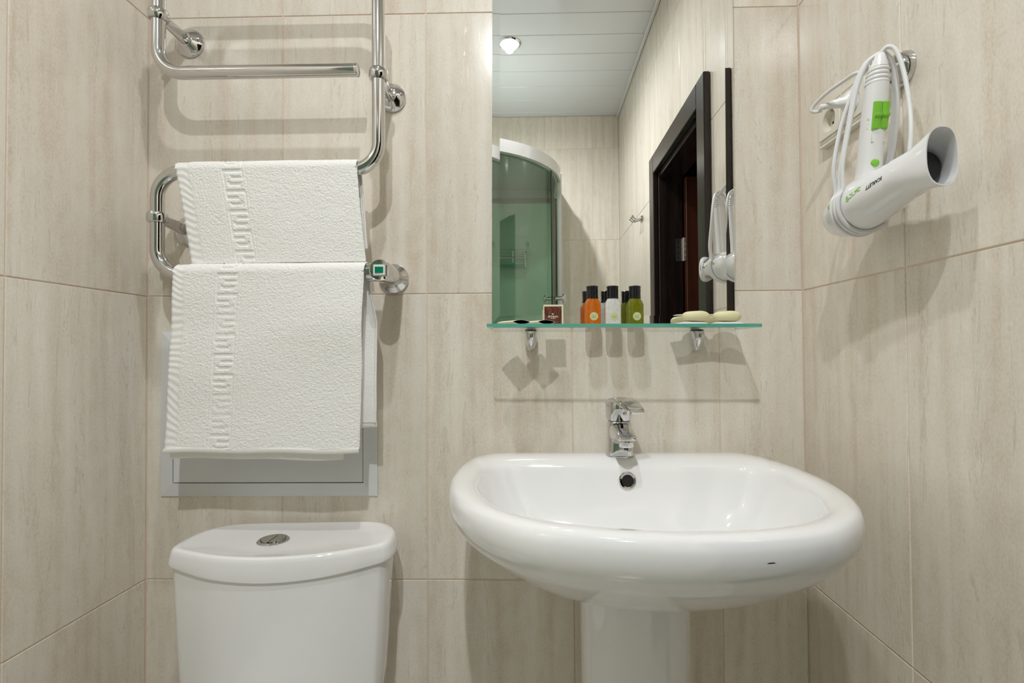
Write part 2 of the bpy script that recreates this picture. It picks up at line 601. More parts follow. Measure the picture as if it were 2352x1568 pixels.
# door: casing, jambs, open leaf, hinges
dr = thing('door_1', 'dark brown doorway with casing and open door leaf', None, (RX, -.955, 0), kind='structure')
for y0, y1, z0, z1 in ((-.64, -.562, 0, 1.965), (-1.348, -1.27, 0, 1.965), (-1.27, -.64, 1.88, 1.965)):
    MB().cbox(RX - .022, RX - .0003, y0, y1, z0, z1, .003).obj('casing', M_WOOD, dr, smooth=False)
for y0, y1, z0, z1 in ((-.655, -.625, 0, 1.885), (-1.285, -1.255, 0, 1.885), (-1.255, -.655, 1.855, 1.885)):
    MB().cbox(RX, RX + .105, y0, y1, z0, z1, .002).obj('jamb', M_WOOD, dr, smooth=False)
lf = MB().cbox(RX + .112, RX + .72, -1.262, -1.224, .01, 1.85, .003).obj('door_leaf', [M_WOODR], dr, smooth=False)
b = MB()
for z0, z1 in ((.12, .85), (1.0, 1.75)):
    b.cbox(RX + .2, RX + .64, -1.224, -1.2215, z0, z1, .001)
b.obj('panel_moulding', M_WOODR, lf, smooth=False)
for z in (.3, 1.53):
    h = MB().box(RX + .072, RX + .102, -1.2555, -1.2535, z - .05, z + .05).box(RX + .1095, RX + .112, -1.254, -1.226, z - .05, z + .05)
    h.lathe([(.006, -.052), (.006, .052)], (RX + .1065, -1.246, z), 'z', 14)
    ho = h.obj('hinge', M_STEEL, dr)
    s = MB()
    for q in (-.036, -.012, .012, .036):
        s.lathe([(.0035, 0), (.0035, .0012), (.001, .0018)], (RX + .082, -1.2535, z + q), 'y', 10)
        s.lathe([(.0035, 0), (.0035, .0012), (.001, .0018)], (RX + .1095, -1.236, z + q), 'x', 10, sgn=-1)
    s.obj('screw', M_DARK, ho)

# ================================================================ ceiling lamps
for i, (lx, ly, lw) in enumerate(LAMPS):
    t = thing('recessed_lamp', ['round recessed ceiling lamp reflected in the mirror', 'round recessed ceiling lamp above the washbasin'][i], 'lamp', (lx, ly, CZ), 'recessed ceiling lamps')
    MB().lathe([(.058, -.0005), (.058, -.004), (.053, -.009), (.047, -.007), (.0458, -.0005)], (lx, ly, CZ), 'z', 40).obj('ring', M_CHROME, t)
    MB().lathe([(.0455, -.001), (.045, -.0035), (.03, -.0045)], (lx, ly, CZ), 'z', 40).obj('lens', M_LENS, t)
    ld = bpy.data.lights.new('lamp_light', 'SPOT')
    ld.spot_size = math.radians(176); ld.spot_blend = 1.0
    ld.shadow_soft_size = .021; ld.energy = lw; ld.color = (.965, .985, 1.0)
    lo = bpy.data.objects.new('lamp_light', ld)
    COL.objects.link(lo); lo.parent = t; lo.location = (0, 0, -.029)

# ================================================================ washbasin
SX = 1.0
BX = .9945


def outline(half, n=12):
    """half: (dx, y) from back centre to front centre, mirrored; returns closed list"""
    pts = [(BX + dx, y, 0) for dx, y in half]
    left = [(BX - dx, y, 0) for dx, y in half[-2:0:-1]]
    out = crom(pts + left, n, True)
    for p in out:            # the basin stands slightly turned on the wall
        p.y -= math.tan(math.radians(2.6)) * (p.x - SX) * min(1., max(0., -p.y / .10))
    return out


O_H = [(0, -.004), (.13, -.004), (.236, -.004), (.262, -.02), (.294, -.07), (.309, -.15), (.309, -.245), (.288, -.348), (.240, -.434), (.155, -.500), (0, -.527)]
I_H = [(0, -.112), (.10, -.112), (.19, -.113), (.234, -.128), (.256, -.165), (.260, -.22), (.255, -.285), (.234, -.355), (.196, -.418), (.115, -.464), (0, -.482)]
OO, II = outline(O_H), outline(I_H)


def ring_s(base, c, sx, sy, z):
    return [(c[0] + (p.x - c[0]) * sx, min(c[1] + (p.y - c[1]) * sy, -.003), z) for p in base]


def ring_l(t, z, dz=None):
    return [(a.x + (c.x - a.x) * t, min(a.y + (c.y - a.y) * t, -.003), z if dz is None else z + dz(a)) for a, c in zip(OO, II)]


C = (SX, -.13)


def DK(a):
    t = max(0., min(1., (a.y + .075) / .03))
    return .0022 * t * t * (3 - 2 * t)


rings = [ring_s(OO, C, .33, .36, .690), ring_s(OO, C, .42, .45, .698), ring_s(OO, C, .58, .63, .722), ring_s(OO, C, .75, .79, .757),
         ring_s(OO, C, .885, .90, .789), ring_s(OO, C, .955, .96, .811), ring_s(OO, C, .99, .992, .829), ring_s(OO, C, 1.0, 1.0, .842), ring_l(.02, .856),
         ring_l(.10, .867, DK), ring_l(.25, .8715, DK), ring_l(.5, .8725, DK), ring_l(.75, .8715, DK), ring_l(.90, .868), ring_l(.97, .8645), ring_l(1.0, .860)]
CI = (SX, -.27)
for s, z in ((.988, .853), (.972, .842), (.95, .825), (.90, .795), (.81, .765), (.66, .742), (.45, .728), (.2, .7205), (.085, .719)):
    rings.append(ring_s(II, CI, s, s, z))
basin = thing('washbasin', 'white oval ceramic washbasin on a pedestal under the mirror', 'washbasin', (SX, -.2, 0))
MB().loft(rings).obj('bowl', M_PORC, basin, ang=80)
# pedestal
PC = (SX, -.175)
prings = []
for z, rx, ry in ((.0, .115, .105), (.03, .112, .102), (.06, .100, .095), (.2, .092, .09), (.45, .091, .088), (.62, .0925, .089), (.70, .094, .09)):
    prings.append([(PC[0] + rx * math.copysign(abs(math.cos(a)) ** .8, math.cos(a)), PC[1] + ry * math.copysign(abs(math.sin(a)) ** .8, math.sin(a)), z)
                   for a in [2 * PI * k / 48 for k in range(48)]])
MB().loft(prings).obj('pedestal', M_PORC, basin)
OV = (1.0022, -.1180, .8370)
OR_ = Matrix.Translation(OV) @ Matrix.Rotation(-.20, 4, 'X')
MB().lathe([(.012, .005), (.0162, .004), (.0166, -.001), (.0148, -.0030), (.0112, -.0026), (.0100, -.0005), (.0100, .006)], (0, 0, 0), 'y', 32, cap0=False, cap1=False).xf(OR_).obj('overflow_ring', M_CHROME, basin)
MB().lathe([(.0104, -.0004), (.0104, .004)], (0, 0, 0), 'y', 24).xf(OR_).obj('overflow_shade', M_HOLE_SHADE, basin)  # solid black disc painted as the shade inside the overflow
MB().lathe([(.022, .719), (.022, .722), (.018, .723), (.015, .7255), (.002, .728)], (SX, -.27, 0), 'z', 28).obj('drain', M_CHROME, basin)
bowl_o = [o for o in basin.children if o.name.startswith('bowl')][0]
_ok, c_p, c_n, _f = bowl_o.closest_point_on_mesh(Vector((1.088, -.52, .846)) - Vector(ORG[basin.name]))
c_p = c_p + c_n * .0004 + Vector(ORG[basin.name])
c_t = c_n.cross(Vector((0, 0, 1))).normalized()
c_u = c_n.cross(c_t)
MB().add([c_p + c_t * a + c_u * q for a, q in ((-.006, .0004), (-.002, -.0007), (.003, -.0004), (.006, .0002), (.002, .0007), (-.002, .0004))], [tuple(range(6))]).obj('chip_mark', M_INK, basin, smooth=False)

# ---------------------------------------------------------------- tap
TX, TY, TZ = .997, -.060, .8745
tap = thing('tap', 'chrome single-lever mixer tap on the washbasin', 'tap', (TX, TY, TZ))


def rrect(cx, cy, cz, hw, hd, e=3.2, n=28, ax='z', tilt=0.):
    out = []
    for k in range(n):
        a = 2 * PI * k / n
        c, s = math.cos(a), math.sin(a)
        x = hw * math.copysign(abs(c) ** (2 / e), c)
        y = hd * math.copysign(abs(s) ** (2 / e), s)
        if ax == 'z': out.append((cx + x, cy + y, cz + y * tilt))
        else: out.append((cx + x, cy - y * math.sin(tilt), cz + y * math.cos(tilt)))
    return out


MB().lathe([(.0275, -.001), (.0275, .001), (.025, .002)], (TX, TY, TZ), 'z', 32).obj('base_ring', M_CHROME, tap)
MB().loft([rrect(TX, TY, TZ + .002, .0265, .0275, 3.4), rrect(TX, TY, TZ + .02, .0255, .0265, 3.2), rrect(TX, TY + .001, TZ + .045, .0245, .025, 2.8),
           rrect(TX, TY + .002, TZ + .062, .024, .024, 2.4), rrect(TX, TY + .002, TZ + .067, .022, .022, 2.2)]).obj('body', M_CHROME, tap, ang=50)
b = MB()
b.loft([rrect(TX, TY + .01, TZ + .043, .0220, .0235, 3.0, ax='y', tilt=-.10), rrect(TX, TY - .02, TZ + .0455, .0215, .0210, 3.2, ax='y', tilt=-.15),
        rrect(TX, TY - .042, TZ + .0480, .0200, .0155, 3.4, ax='y', tilt=-.25), rrect(TX, TY - .066, TZ + .0485, .0185, .0095, 3.4, ax='y', tilt=-.3),
        rrect(TX, TY - .090, TZ + .0465, .0175, .0055, 3.2, ax='y', tilt=-.3), rrect(TX, TY - .0945, TZ + .0460, .0150, .003, 3, ax='y', tilt=-.3)])
b.obj('spout', M_CHROME, tap, ang=50)
ae = MB().lathe([(.0125, .012), (.0135, .010), (.0135, -.004), (.0125, -.006), (.011, -.006), (.0105, -.003)], (TX, TY - .0785, TZ + .0355), 'z', 28).obj('aerator', M_CHROME, tap)
b = MB().lathe([(.0105, -.0035), (.0105, -.0045)], (TX, TY - .0785, TZ + .0355), 'z', 24)
for r in (.004, .0075): b.lathe([(r + .001, -.0045), (r + .001, -.0055), (r - .001, -.0055), (r - .001, -.0045)], (TX, TY - .0785, TZ + .0355), 'z', 24)
b.obj('aerator_grid', M_DARK, ae)
MB().lathe([(.0215, .066), (.0215, .0685)], (TX, TY + .002, TZ), 'z', 32).obj('seal', M_DARK, tap)
LROT = Matrix.Translation((TX, TY, 0)) @ Matrix.Rotation(math.radians(19), 4, 'Z') @ Matrix.Translation((-TX, -TY, 0))
lev = MB().loft([rrect(TX, TY + .002, TZ + .0685, .0225, .0225, 2.3), rrect(TX, TY + .002, TZ + .076, .024, .0245, 2.4), rrect(TX, TY + .001, TZ + .092, .0245, .026, 2.6),
                 rrect(TX, TY + .001, TZ + .103, .0235, .026, 2.8, tilt=-.08), rrect(TX, TY + .002, TZ + .110, .020, .022, 2.8, tilt=-.1), rrect(TX, TY + .003, TZ + .1135, .012, .014, 2.6, tilt=-.1)]).xf(LROT).obj('lever_cap', M_CHROME, tap, ang=50)
MB().loft([rrect(TX, TY + .006, TZ + .105, .020, .006, 3, ax='y', tilt=.1), rrect(TX, TY - .02, TZ + .1085, .0225, .0055, 3.4, ax='y', tilt=.15), rrect(TX, TY - .04, TZ + .104, .0225, .0045, 3.6, ax='y', tilt=.3),
           rrect(TX, TY - .058, TZ + .0965, .020, .0035, 3.6, ax='y', tilt=.4), rrect(TX, TY - .070, TZ + .0905, .0165, .0028, 3.4, ax='y', tilt=.4), rrect(TX, TY - .072, TZ + .0895, .014, .0015, 3, ax='y', tilt=.4)]).xf(LROT).obj('lever', M_CHROME, tap, ang=50)
MB().lathe([(.0042, -.0008), (.0042, .001), (.003, .0014)], (TX, TY - .0237, TZ + .084), 'y', 16, sgn=-1).xf(LROT).obj('temperature_dot', M_STEEL, lev)

# ================================================================ toilet
tl = thing('toilet', 'white ceramic toilet with cistern under the towel rail', 'toilet', (.355, -.11, 0))
ROT = Matrix.Translation((.355, -.11, 0)) @ Matrix.Rotation(math.radians(3.2), 4, 'Z') @ Matrix.Translation((-.355, .11, 0))
LID = [(0, -.006), (.09, -.006), (.148, -.010), (.178, -.026), (.199, -.060), (.205, -.10), (.2045, -.128), (.198, -.146), (.178, -.160), (.095, -.194), (0, -.207)]


def tl_out(k):
    pts = [(.355 + dx, y, 0) for dx, y in LID]
    left = [(.355 - dx, y, 0) for dx, y in LID[-2:0:-1]]
    return crom(pts + left, 8, True)


LO = tl_out(0)


def tr(c, s, z, sy=None, dome=0.):
    sy = s if sy is None else sy
    out = []
    for p in LO:
        x, y = .355 + (p.x - .355) * s, -.105 + (p.y + .105) * sy
        zz = z + .012 * min(1, abs(p.x - .355) / .2) ** 2 if dome else z
        out.append((x, y, zz))
    return out


MB().loft([tr(0, .965, .6865, None, 1), tr(0, 1.0, .6845, None, 1), tr(0, 1.005, .6885, None, 1), tr(0, .996, .706), tr(0, .985, .716), tr(0, .972, .7225), tr(0, .95, .7255), tr(0, .90, .7262), tr(0, .86, .7245), tr(0, .5, .7235), tr(0, .1, .723)]).xf(ROT).obj('lid', M_PORC, tl, ang=60)
MB().loft([tr(0, .83, .395, .86), tr(0, .86, .40, .89), tr(0, .905, .48, .92), tr(0, .935, .58, .945), tr(0, .958, .67, .955), tr(0, .958, .6875, .955, 1)]).xf(ROT).obj('cistern', M_PORC, tl, ang=60)
bt = MB().lathe([(.029, .7225), (.0290, .7250), (.026, .7275), (.023, .7265), (.0225, .724)], (.330, -.112, 0), 'z', 36).obj('flush_button_ring', M_CHROME, tl)
b = MB()
for sg in (-1, 1):
    pts = [(.0008 * sg, -.0205), (.0008 * sg, .0205)] + [(sg * .0215 * math.cos(a), .0215 * math.sin(a)) for a in [PI / 2 - .1 - k * (PI - .2) / 14 for k in range(15)]]
    lo_ = [(.330 + x, -.112 + y, .7245) for x, y in pts]
    hi_ = [(.330 + x * .98, -.112 + y * .98, .7278 + .0016 * (1 - (x * x + y * y) / .0215 ** 2)) for x, y in pts]
    b.loft([lo_, hi_])
b.obj('flush_button', M_CHROME, bt)


def ell(cx, cy, rx, ry, z, n=44, e=2.3, egg=0.):
    out = []
    for k in range(n):
        a = 2 * PI * k / n
        c, s = math.cos(a), math.sin(a)
        out.append((cx + rx * (1 - egg * max(-s, 0)) * math.copysign(abs(c) ** (2 / e), c), cy + ry * math.copysign(abs(s) ** (2 / e), s), z))
    return out


MB().loft([ell(.355, -.36, .115, .22, .0), ell(.355, -.36, .11, .215, .04), ell(.355, -.35, .10, .20, .12), ell(.355, -.36, .12, .23, .22), ell(.355, -.385, .165, .265, .33, egg=.08), ell(.355, -.39, .178, .275, .375, egg=.1), ell(.355, -.39, .172, .268, .392, egg=.1)]).xf(ROT).obj('bowl', M_PORC, tl)
MB().loft([ell(.355, -.39, .176, .262, .3935, egg=.1), ell(.355, -.39, .182, .268, .398, egg=.1), ell(.355, -.39, .182, .268, .41, egg=.1), ell(.355, -.39, .174, .26, .416, egg=.1), ell(.355, -.39, .05, .08, .419, egg=.1)]).xf(ROT).obj('seat_lid', M_GLOSSW, tl)

# ================================================================ access hatch
ht = thing('access_hatch', 'light grey metal inspection hatch on the wall behind the hanging towels', 'hatch', (.265, 0, .954))
x0, x1, z0, z1, fw = .034, .4965, .7785, 1.1278, .028
corner = [(x0, z0), (x1, z0), (x1, z1), (x0, z1)]
inner = [(x0 + fw, z0 + fw), (x1 - fw, z0 + fw), (x1 - fw, z1 - fw), (x0 + fw, z1 - fw)]
for k in range(4):
    a, c, d, e = corner[k], corner[(k + 1) % 4], inner[(k + 1) % 4], inner[k]
    b = MB()
    q = [a, c, d, e]
    b.loft([[(x, -.0004, z) for x, z in q], [(a[0], -.0035, a[1]), (c[0], -.0035, c[1]), (d[0], -.0085, d[1]), (e[0], -.0085, e[1])]])
    b.obj('frame_side', M_GREYP, ht, smooth=False)
g = .0016
MB().cbox(x0 + fw + g, x1 - fw - g, -.0075, -.002, z0 + fw + g, z1 - fw - g, .0006).obj('panel', M_GREYP, ht, smooth=False)
MB().box(x0 + fw - .001, x1 - fw + .001, -.0018, -.0004, z0 + fw - .001, z1 - fw + .001).obj('gap_shade', M_HOLE_SHADE, ht, smooth=False)  # dark sheet standing for the shade in the slit round the panel

# ================================================================ heated towel rail
Q = -.097
rail = thing('towel_rail', 'chrome serpentine electric towel rail on the wall over the toilet', 'towel rail', (.31, 0, 1.2))
XL, XR = .0915, .5285
pth = fillet([(.484, Q, 1.6335), (XL, Q, 1.6335), (XL, Q, 1.826), (XR, Q, 1.826), (XR, Q, 1.4375), (XL, Q, 1.4375), (XL, Q, 1.2365), (.512, Q, 1.2365)], .050, 12)
MB().tube(pth, .0128, 22).obj('pipe', M_CHROME, rail)
MB().lathe([(.0128, 0), (.0133, .0008), (.0133, .004), (.0122, .0052), (.002, .006)], (.4835, Q, 1.6335), 'x', 24).obj('end_cap', M_CHROME, rail)
for px_, pz_, wz in ((XL, 1.7495, 1.7495), (XR, 1.6235, 1.6235), (XL, 1.3475, 1.343)):
    MB().lathe([(.0130, -.010), (.0165, -.010), (.0185, -.007), (.0185, .007), (.0165, .010), (.0130, .010)], (px_, Q, pz_), 'z', 28, cap0=False, cap1=False).obj('clamp_ring', M_CHROME, rail)
    MB().loft([rrect(px_, Q + .014, pz_, .0050, .0100, 5, 20, 'y'), rrect(px_, -.016, wz, .0050, .0125, 5, 20, 'y')]).obj('bracket_arm', M_CHROME, rail, ang=50)
    fo = MB().lathe([(.031, .0004), (.031, .004), (.0295, .007), (.022, .0115), (.016, .0185), (.013, .020)], (px_, 0, wz), 'y', 36, sgn=-1).obj('wall_flange', M_CHROME, rail)
    MB().lathe([(.0035, 0), (.0035, .003), (.002, .0042)], (px_ + .0225, -.0095, wz + .004), 'y', 12, sgn=-1).obj('screw', M_STEEL, fo)
# switch housing
hx, hz = .5375, 1.2365
MB().lathe([(.0185, .000), (.0185, .028), (.0178, .0295)], (.5085, Q, hz), 'x', 30).obj('switch_sleeve', M_CHROME, rail)
hs = MB().lathe([(.0165, -.012), (.0175, -.030), (.0200, -.060), (.0208, -.085), (.0208, -.1195), (.0200, -.1212), (.0185, -.1205)], (hx, 0, hz), 'y', 40).obj('switch_housing', M_CHROME, rail)
MB().lathe([(.0315, .0004), (.0315, .0045), (.0300, .007), (.0225, .0115), (.0185, .0185), (.0170, .0200)], (hx - .005, 0, hz), 'y', 40, sgn=-1).obj('wall_flange', M_CHROME, rail)
sw = MB().cbox(hx - .0125, hx + .0125, -.1235, -.1203, hz - .011, hz + .011, .001).obj('switch_frame', M_STEEL, rail, smooth=False)
MB().cbox(hx - .011, hx + .011, -.1248, -.1233, hz - .0098, hz + .0098, .0008).obj('switch_bezel', M_WPLAST, sw, smooth=False)
MB().add([(hx - .0078, -.1266, hz - .0058), (hx + .0078, -.1254, hz - .0058), (hx + .0078, -.1254, hz + .0058), (hx - .0078, -.1266, hz + .0058),
          (hx - .0078, -.1247, hz - .0058), (hx + .0078, -.1247, hz - .0058), (hx + .0078, -.1247, hz + .0058), (hx - .0078, -.1247, hz + .0058)],
         [(0, 1, 2, 3), (4, 7, 6, 5), (0, 4, 5, 1), (1, 5, 6, 2), (2, 6, 7, 3), (3, 7, 4, 0)]).obj('rocker', M_SWG, sw, smooth=False)
MB().lathe([(.0022, -.0006), (.0022, .0004)], (hx + .009, -.1209, hz - .0145), 'y', 10, sgn=-1).obj('indicator', M_DARK, sw)

# ================================================================ towels
RNG = np.random.default_rng(5)


def field(n, m, cn, cm):
    """smooth noise of n x m samples with cells of cn x cm samples"""
    a = RNG.normal(0, 1, (int(n / cn) + 4, int(m / cm) + 4))

    def up(a, n, c):
        t = np.arange(n) / c + 1
        i = t.astype(int); f = (t - i)[:, None]
        p0, p1, p2, p3 = a[i - 1], a[i], a[i + 1], a[np.minimum(i + 2, len(a) - 1)]
        return ((1 - f) ** 3 * p0 + (3 * f ** 3 - 6 * f * f + 4) * p1 + (-3 * f ** 3 + 3 * f * f + 3 * f + 1) * p2 + f ** 3 * p3) / 6
    return up(up(a, n, cn).T, m, cm).T


def key_depth(u, v):
    """greek key strokes: u across the band 0..1, v running coordinate in units; 1 inside a sunk stroke"""
    k = np.floor(v).astype(int); t = v - k
    um = np.where(k % 2 == 0, u, 1 - u)
    w = .075
    d = np.zeros_like(u)

    def hs(y, a, b_):
        return ((np.abs(t - y) < w) & (um > a) & (um < b_))

    def vsq(x, a, b_):
        return ((np.abs(um - x) < w * .8) & (t > a) & (t < b_))
    d[hs(.02, .02, .98) | hs(1.0, .02, .98) | hs(.36, .2, .76) | hs(.68, .02, .62) | vsq(.76, .36, .52) | vsq(.2, .36, .45) | vsq(.99, .0, 1.) | vsq(.02, .68, 1.0)] = 1
    d[(u < 0) | (u > 1)] = 0
    return d


def towel_sheet(bar_z, r, front_z, back_z, xl, xr, step=.0009, key=None, hem_bottom=True, amp=.00035, drape=.0022, lean=0.):
    """one sheet folded over the bar. xl, xr: functions of (z, side) giving the edges"""
    lf_, lb = bar_z - front_z, bar_z - back_z
    arc = PI * r
    n = int((lf_ + arc + lb) / step)
    s = np.linspace(0, lf_ + arc + lb, n)
    Y, Z, ny, nz, side = (np.zeros(n) for _ in range(5))
    for i, q in enumerate(s):
        if q < lf_: Y[i], Z[i], ny[i], nz[i], side[i] = Q - r + lean * (1 - q / lf_), front_z + q, -1, 0, 0
        elif q < lf_ + arc:
            a = (q - lf_) / r
            Y[i], Z[i], ny[i], nz[i], side[i] = Q - r * math.cos(a), bar_z + r * math.sin(a), -math.cos(a), math.sin(a), a / PI
        else: Y[i], Z[i], ny[i], nz[i], side[i] = Q + r, bar_z - (q - lf_ - arc), 1, 0, 1
    m = int(.38 / step)
    u = np.linspace(0, 1, m)
    L = np.array([xl(z, sd) for z, sd in zip(Z, side)]); Rr = np.array([xr(z, sd) for z, sd in zip(Z, side)])
    X = L[:, None] + (Rr - L)[:, None] * u[None, :]
    c = 1 / step
    terry = field(n, m, .00115 * c, .0017 * c) * 1.35 + field(n, m, .0026 * c, .0032 * c) * .35
    h = terry * amp * (1 - .75 * side)[:, None]
    h += field(n, m, .018 * c, .03 * c) * amp * .9
    dr_ = field(n, m, .08 * c, .12 * c) * drape
    fade = np.clip((bar_z - Z) / .1, 0, 1)[:, None]
    h += dr_ * fade
    if key:
        k0, k1, hem_w, unit = key
        uu = np.broadcast_to((X - L[:, None] - k0) / (k1 - k0), X.shape)
        vv = np.broadcast_to(((s - lf_) / unit)[:, None] + .15, X.shape)
        d = key_depth(uu, vv)
        ker = np.ones(3) / 3
        for ax in (0, 1): d = np.apply_along_axis(lambda q: np.convolve(q, ker, 'same'), ax, d)
        h = h * (1 - .5 * d) - d * .0024
        band = np.exp(-((np.abs(uu - .5) - .62) / .03) ** 2)
        h -= band * .0005
        # flat woven strip along the left edge with soft cross ribs
        xe = X - L[:, None]
        strip = 1 / (1 + np.exp((xe - hem_w) / .0015))
        ribs = np.sin(s[:, None] * 2 * PI / .0135 + 6 * field(n, m, .05 * c, .02 * c)) * .0005
        h = h * (1 - strip) + strip * (dr_ * fade - .0012 + ribs)
    h = np.where((side[:, None] > 0) & (side[:, None] < 1), np.maximum(h, -.0016), h)
    edge = np.minimum(u * .37, (1 - u) * .37)[None, :]
    h -= np.where((side > 0) & (side < 1), .0002, .0026)[:, None] * np.exp(-(edge / .0028) ** 2)
    # side edges wander a little
    X = X + (field(n, 4, .03 * c, 2)[:, :1] * .0006) * (1 - u)[None, :] + (field(n, 4, .03 * c, 2)[:, :1] * .0007) * u[None, :]
    V = np.stack([X, Y[:, None] + ny[:, None] * h, Z[:, None] + nz[:, None] * h], -1)
    return V


def grid_obj(V, name, mat, parent, thick=.0030):
    n, m = V.shape[:2]
    o_ = np.array(ORG[parent.name])
    idx = np.arange(n * m).reshape(n, m)
    f = np.stack([idx[:-1, :-1], idx[:-1, 1:], idx[1:, 1:], idx[1:, :-1]], -1).reshape(-1, 4)
    me = bpy.data.meshes.new(name)
    me.vertices.add(n * m); me.vertices.foreach_set('co', (V.reshape(-1, 3) - o_).astype(np.float32).ravel())
    me.loops.add(len(f) * 4); me.loops.foreach_set('vertex_index', f.ravel().astype(np.int32))
    me.polygons.add(len(f)); me.polygons.foreach_set('loop_start', np.arange(0, len(f) * 4, 4, dtype=np.int32))
    me.update(calc_edges=True)
    me.polygons.foreach_set('use_smooth', [True] * len(f))
    me.materials.append(mat)
    me.validate()
    ob = link(name, me, parent, tuple(o_))
    if thick:
        md = ob.modifiers.new('thickness', 'SOLIDIFY'); md.thickness = thick; md.offset = -1
    return ob


def lerp(a, b_, t): return a + (b_ - a) * t


tw = thing('towel', 'white terry hand towel with key-pattern border, upper of two on the rail', 'towel', (.32, Q, 1.2545))
grid_obj(towel_sheet(1.4375, .0185, 1.2562, 1.285,
                     lambda z, sd: lerp(.159, .1365, min(1, (z - 1.2587) / .193)), lambda z, sd: lerp(.5046, .4895, min(1, (z - 1.255) / .197)),
                     key=(.091, .131, .026, .0385), lean=.0140), 'cloth', M_TOWEL, tw)
t2 = thing('towel', 'larger white terry towel with key-pattern border, lower of two on the rail', 'towel', (.31, Q, .87))
V2 = towel_sheet(1.2365, .0195, .897, .943,
                 lambda z, sd: lerp(.1167, .1343, max(0, min(1, (z - .8907) / .36))) + .006 * sd,
                 lambda z, sd: lerp(lerp(.495, .5055, max(0, min(1, (z - .8977) / .357))), .5195 - .012 * max(0, min(1, (z - 1.14) / .07)), sd),
                 key=(.088, .13, .024, .0385), drape=.0042)
grid_obj(V2, 'cloth', M_TOWEL, t2)


def flat_strip(xa, xb, za, zb, y, t, wav, name, mat, parent, nx=90):
    b = MB()
    rings = []
    for k in range(nx + 1):
        q = k / nx
        x = lerp(xa, xb, q)
        dz = wav * math.sin(q * 5.1 + .4) + .0012 * math.sin(q * 13)
        yy = y + .0012 * math.sin(q * 7.)
        rings.append([(x, yy - t / 2, za + dz), (x, yy - t * .3, zb + dz), (x, yy + t * .3, zb + dz), (x, yy + t / 2, za + dz), (x, yy, za - t * .4 + dz)])
    return b.loft(rings).obj(name, mat, parent, ang=70)


flat_strip(.1190, .4945, .8915, .8985, Q - .0178, .0048, .0010, 'hem', M_HEM, t2)
flat_strip(.1265, .462, .8785, .93, Q - .008, .0045, .002, 'inner_fold', M_HEM, t2)
flat_strip(.13, .519, .936, .946, Q + .0175, .0055, .001, 'back_hem', M_HEM, t2)

# ================================================================ mirror
mx0, mx1, mz0, mz1, my = .741, 1.2475, 1.1375, 1.90, -.008
bw, rise = .0163, .00088
b = MB()
o_ = [(mx0, mz0), (mx1, mz0), (mx1, mz1), (mx0, mz1)]
i_ = [(mx0 + bw, mz0 + bw), (mx1 - bw, mz0 + bw), (mx1 - bw, mz1 - bw), (mx0 + bw, mz1 - bw)]
b.add([(x, -.0025, z) for x, z in o_] + [(x, my - rise, z) for x, z in o_] + [(x, my, z) for x, z in i_],
      [(0, 1, 2, 3), (0, 1, 5, 4), (1, 2, 6, 5), (2, 3, 7, 6), (3, 0, 4, 7), (4, 5, 9, 8), (5, 6, 10, 9), (6, 7, 11, 10), (7, 4, 8, 11), (8, 9, 10, 11)])
mir = b.obj('mirror', M_MIRROR, None, ((mx0 + mx1) / 2, -.0025, mz0), smooth=False)
mir.rotation_euler = (0, .007, 0)
tag(mir, 'tall frameless wall mirror with sloping glass edge over the washbasin', 'mirror')

# ================================================================ glass shelf
TILT = .0075


def shelf_z(x): return 1.1302 - TILT * (x - .995)


SHW, SHD = .2535, .137
b = MB()
ol = [(-SHW, 0), (SHW, 0)] + [(SHW - .006 + .006 * math.cos(a), -SHD + .006 - .006 * math.sin(a)) for a in [k * PI / 12 for k in range(7)]] + \
     [(-SHW + .006 - .006 * math.sin(a), -SHD + .006 - .006 * math.cos(a)) for a in [k * PI / 12 for k in range(7)]]
n = len(ol)
b.add([(x, y, 0) for x, y in ol] + [(x, y, -.0062) for x, y in ol], [tuple(range(n)), tuple(range(2 * n - 1, n - 1, -1))], 0)
b.add([(x, y, 0) for x, y in ol] + [(x, y, -.0062) for x, y in ol], [(k, (k + 1) % n, n + (k + 1) % n, n + k) for k in range(2, n - 1)], 1)
b.add([(x, y, 0) for x, y in ol] + [(x, y, -.0062) for x, y in ol], [(k, (k + 1) % n, n + (k + 1) % n, n + k) for k in (1, n - 1)], 2)
shelf = thing('glass_shelf', 'clear glass wall shelf with green polished edge below the mirror', 'shelf', (.995, -.0035, 1.1302))
shelf.rotation_euler = (0, TILT, 0)
b.obj('pane', [M_SHELF, M_EDGE, M_EDGE2], shelf, (0, 0, 0), smooth=False)
for bx in (.823 - .995, 1.166 - .995):
    br = MB()
    prof = [(0, .0122, .026), (.004, .0130, .0275), (.014, .0128, .027), (.025, .0108, .023), (.034, .0080, .0175), (.0405, .0048, .011), (.0435, .0018, .005)]
    br.loft([[(bx + hw * math.cos(a), .0032 - (dp + dp * math.sin(a)) * .5 * 1.6, -.0095 - d) for a in [2 * PI * k / 24 for k in range(24)]] for d, hw, dp in prof])
    bo = br.obj('bracket', M_CHROME, shelf, (0, 0, 0), ang=60)
    MB().loft([[(bx + .0120 * math.cos(a), .0030 - (.0232 + .0232 * math.sin(a)) * .8, z) for a in [2 * PI * k / 24 for k in range(24)]] for z in (-.0062, -.0094)]).obj('pad', M_DARK, bo, (0, 0, 0))
    MB().loft([[(bx + w * math.cos(a), .0030 - (w + w * math.sin(a)) * .8, z) for a in [2 * PI * k / 24 for k in range(24)]] for z, w in ((.0002, .0105), (.0038, .010), (.0056, .0075), (.006, .002))]).obj('clamp_top', M_CHROME, bo, (0, 0, 0), ang=60)

# ================================================================ toiletries
Z_, _unused = 0, 0


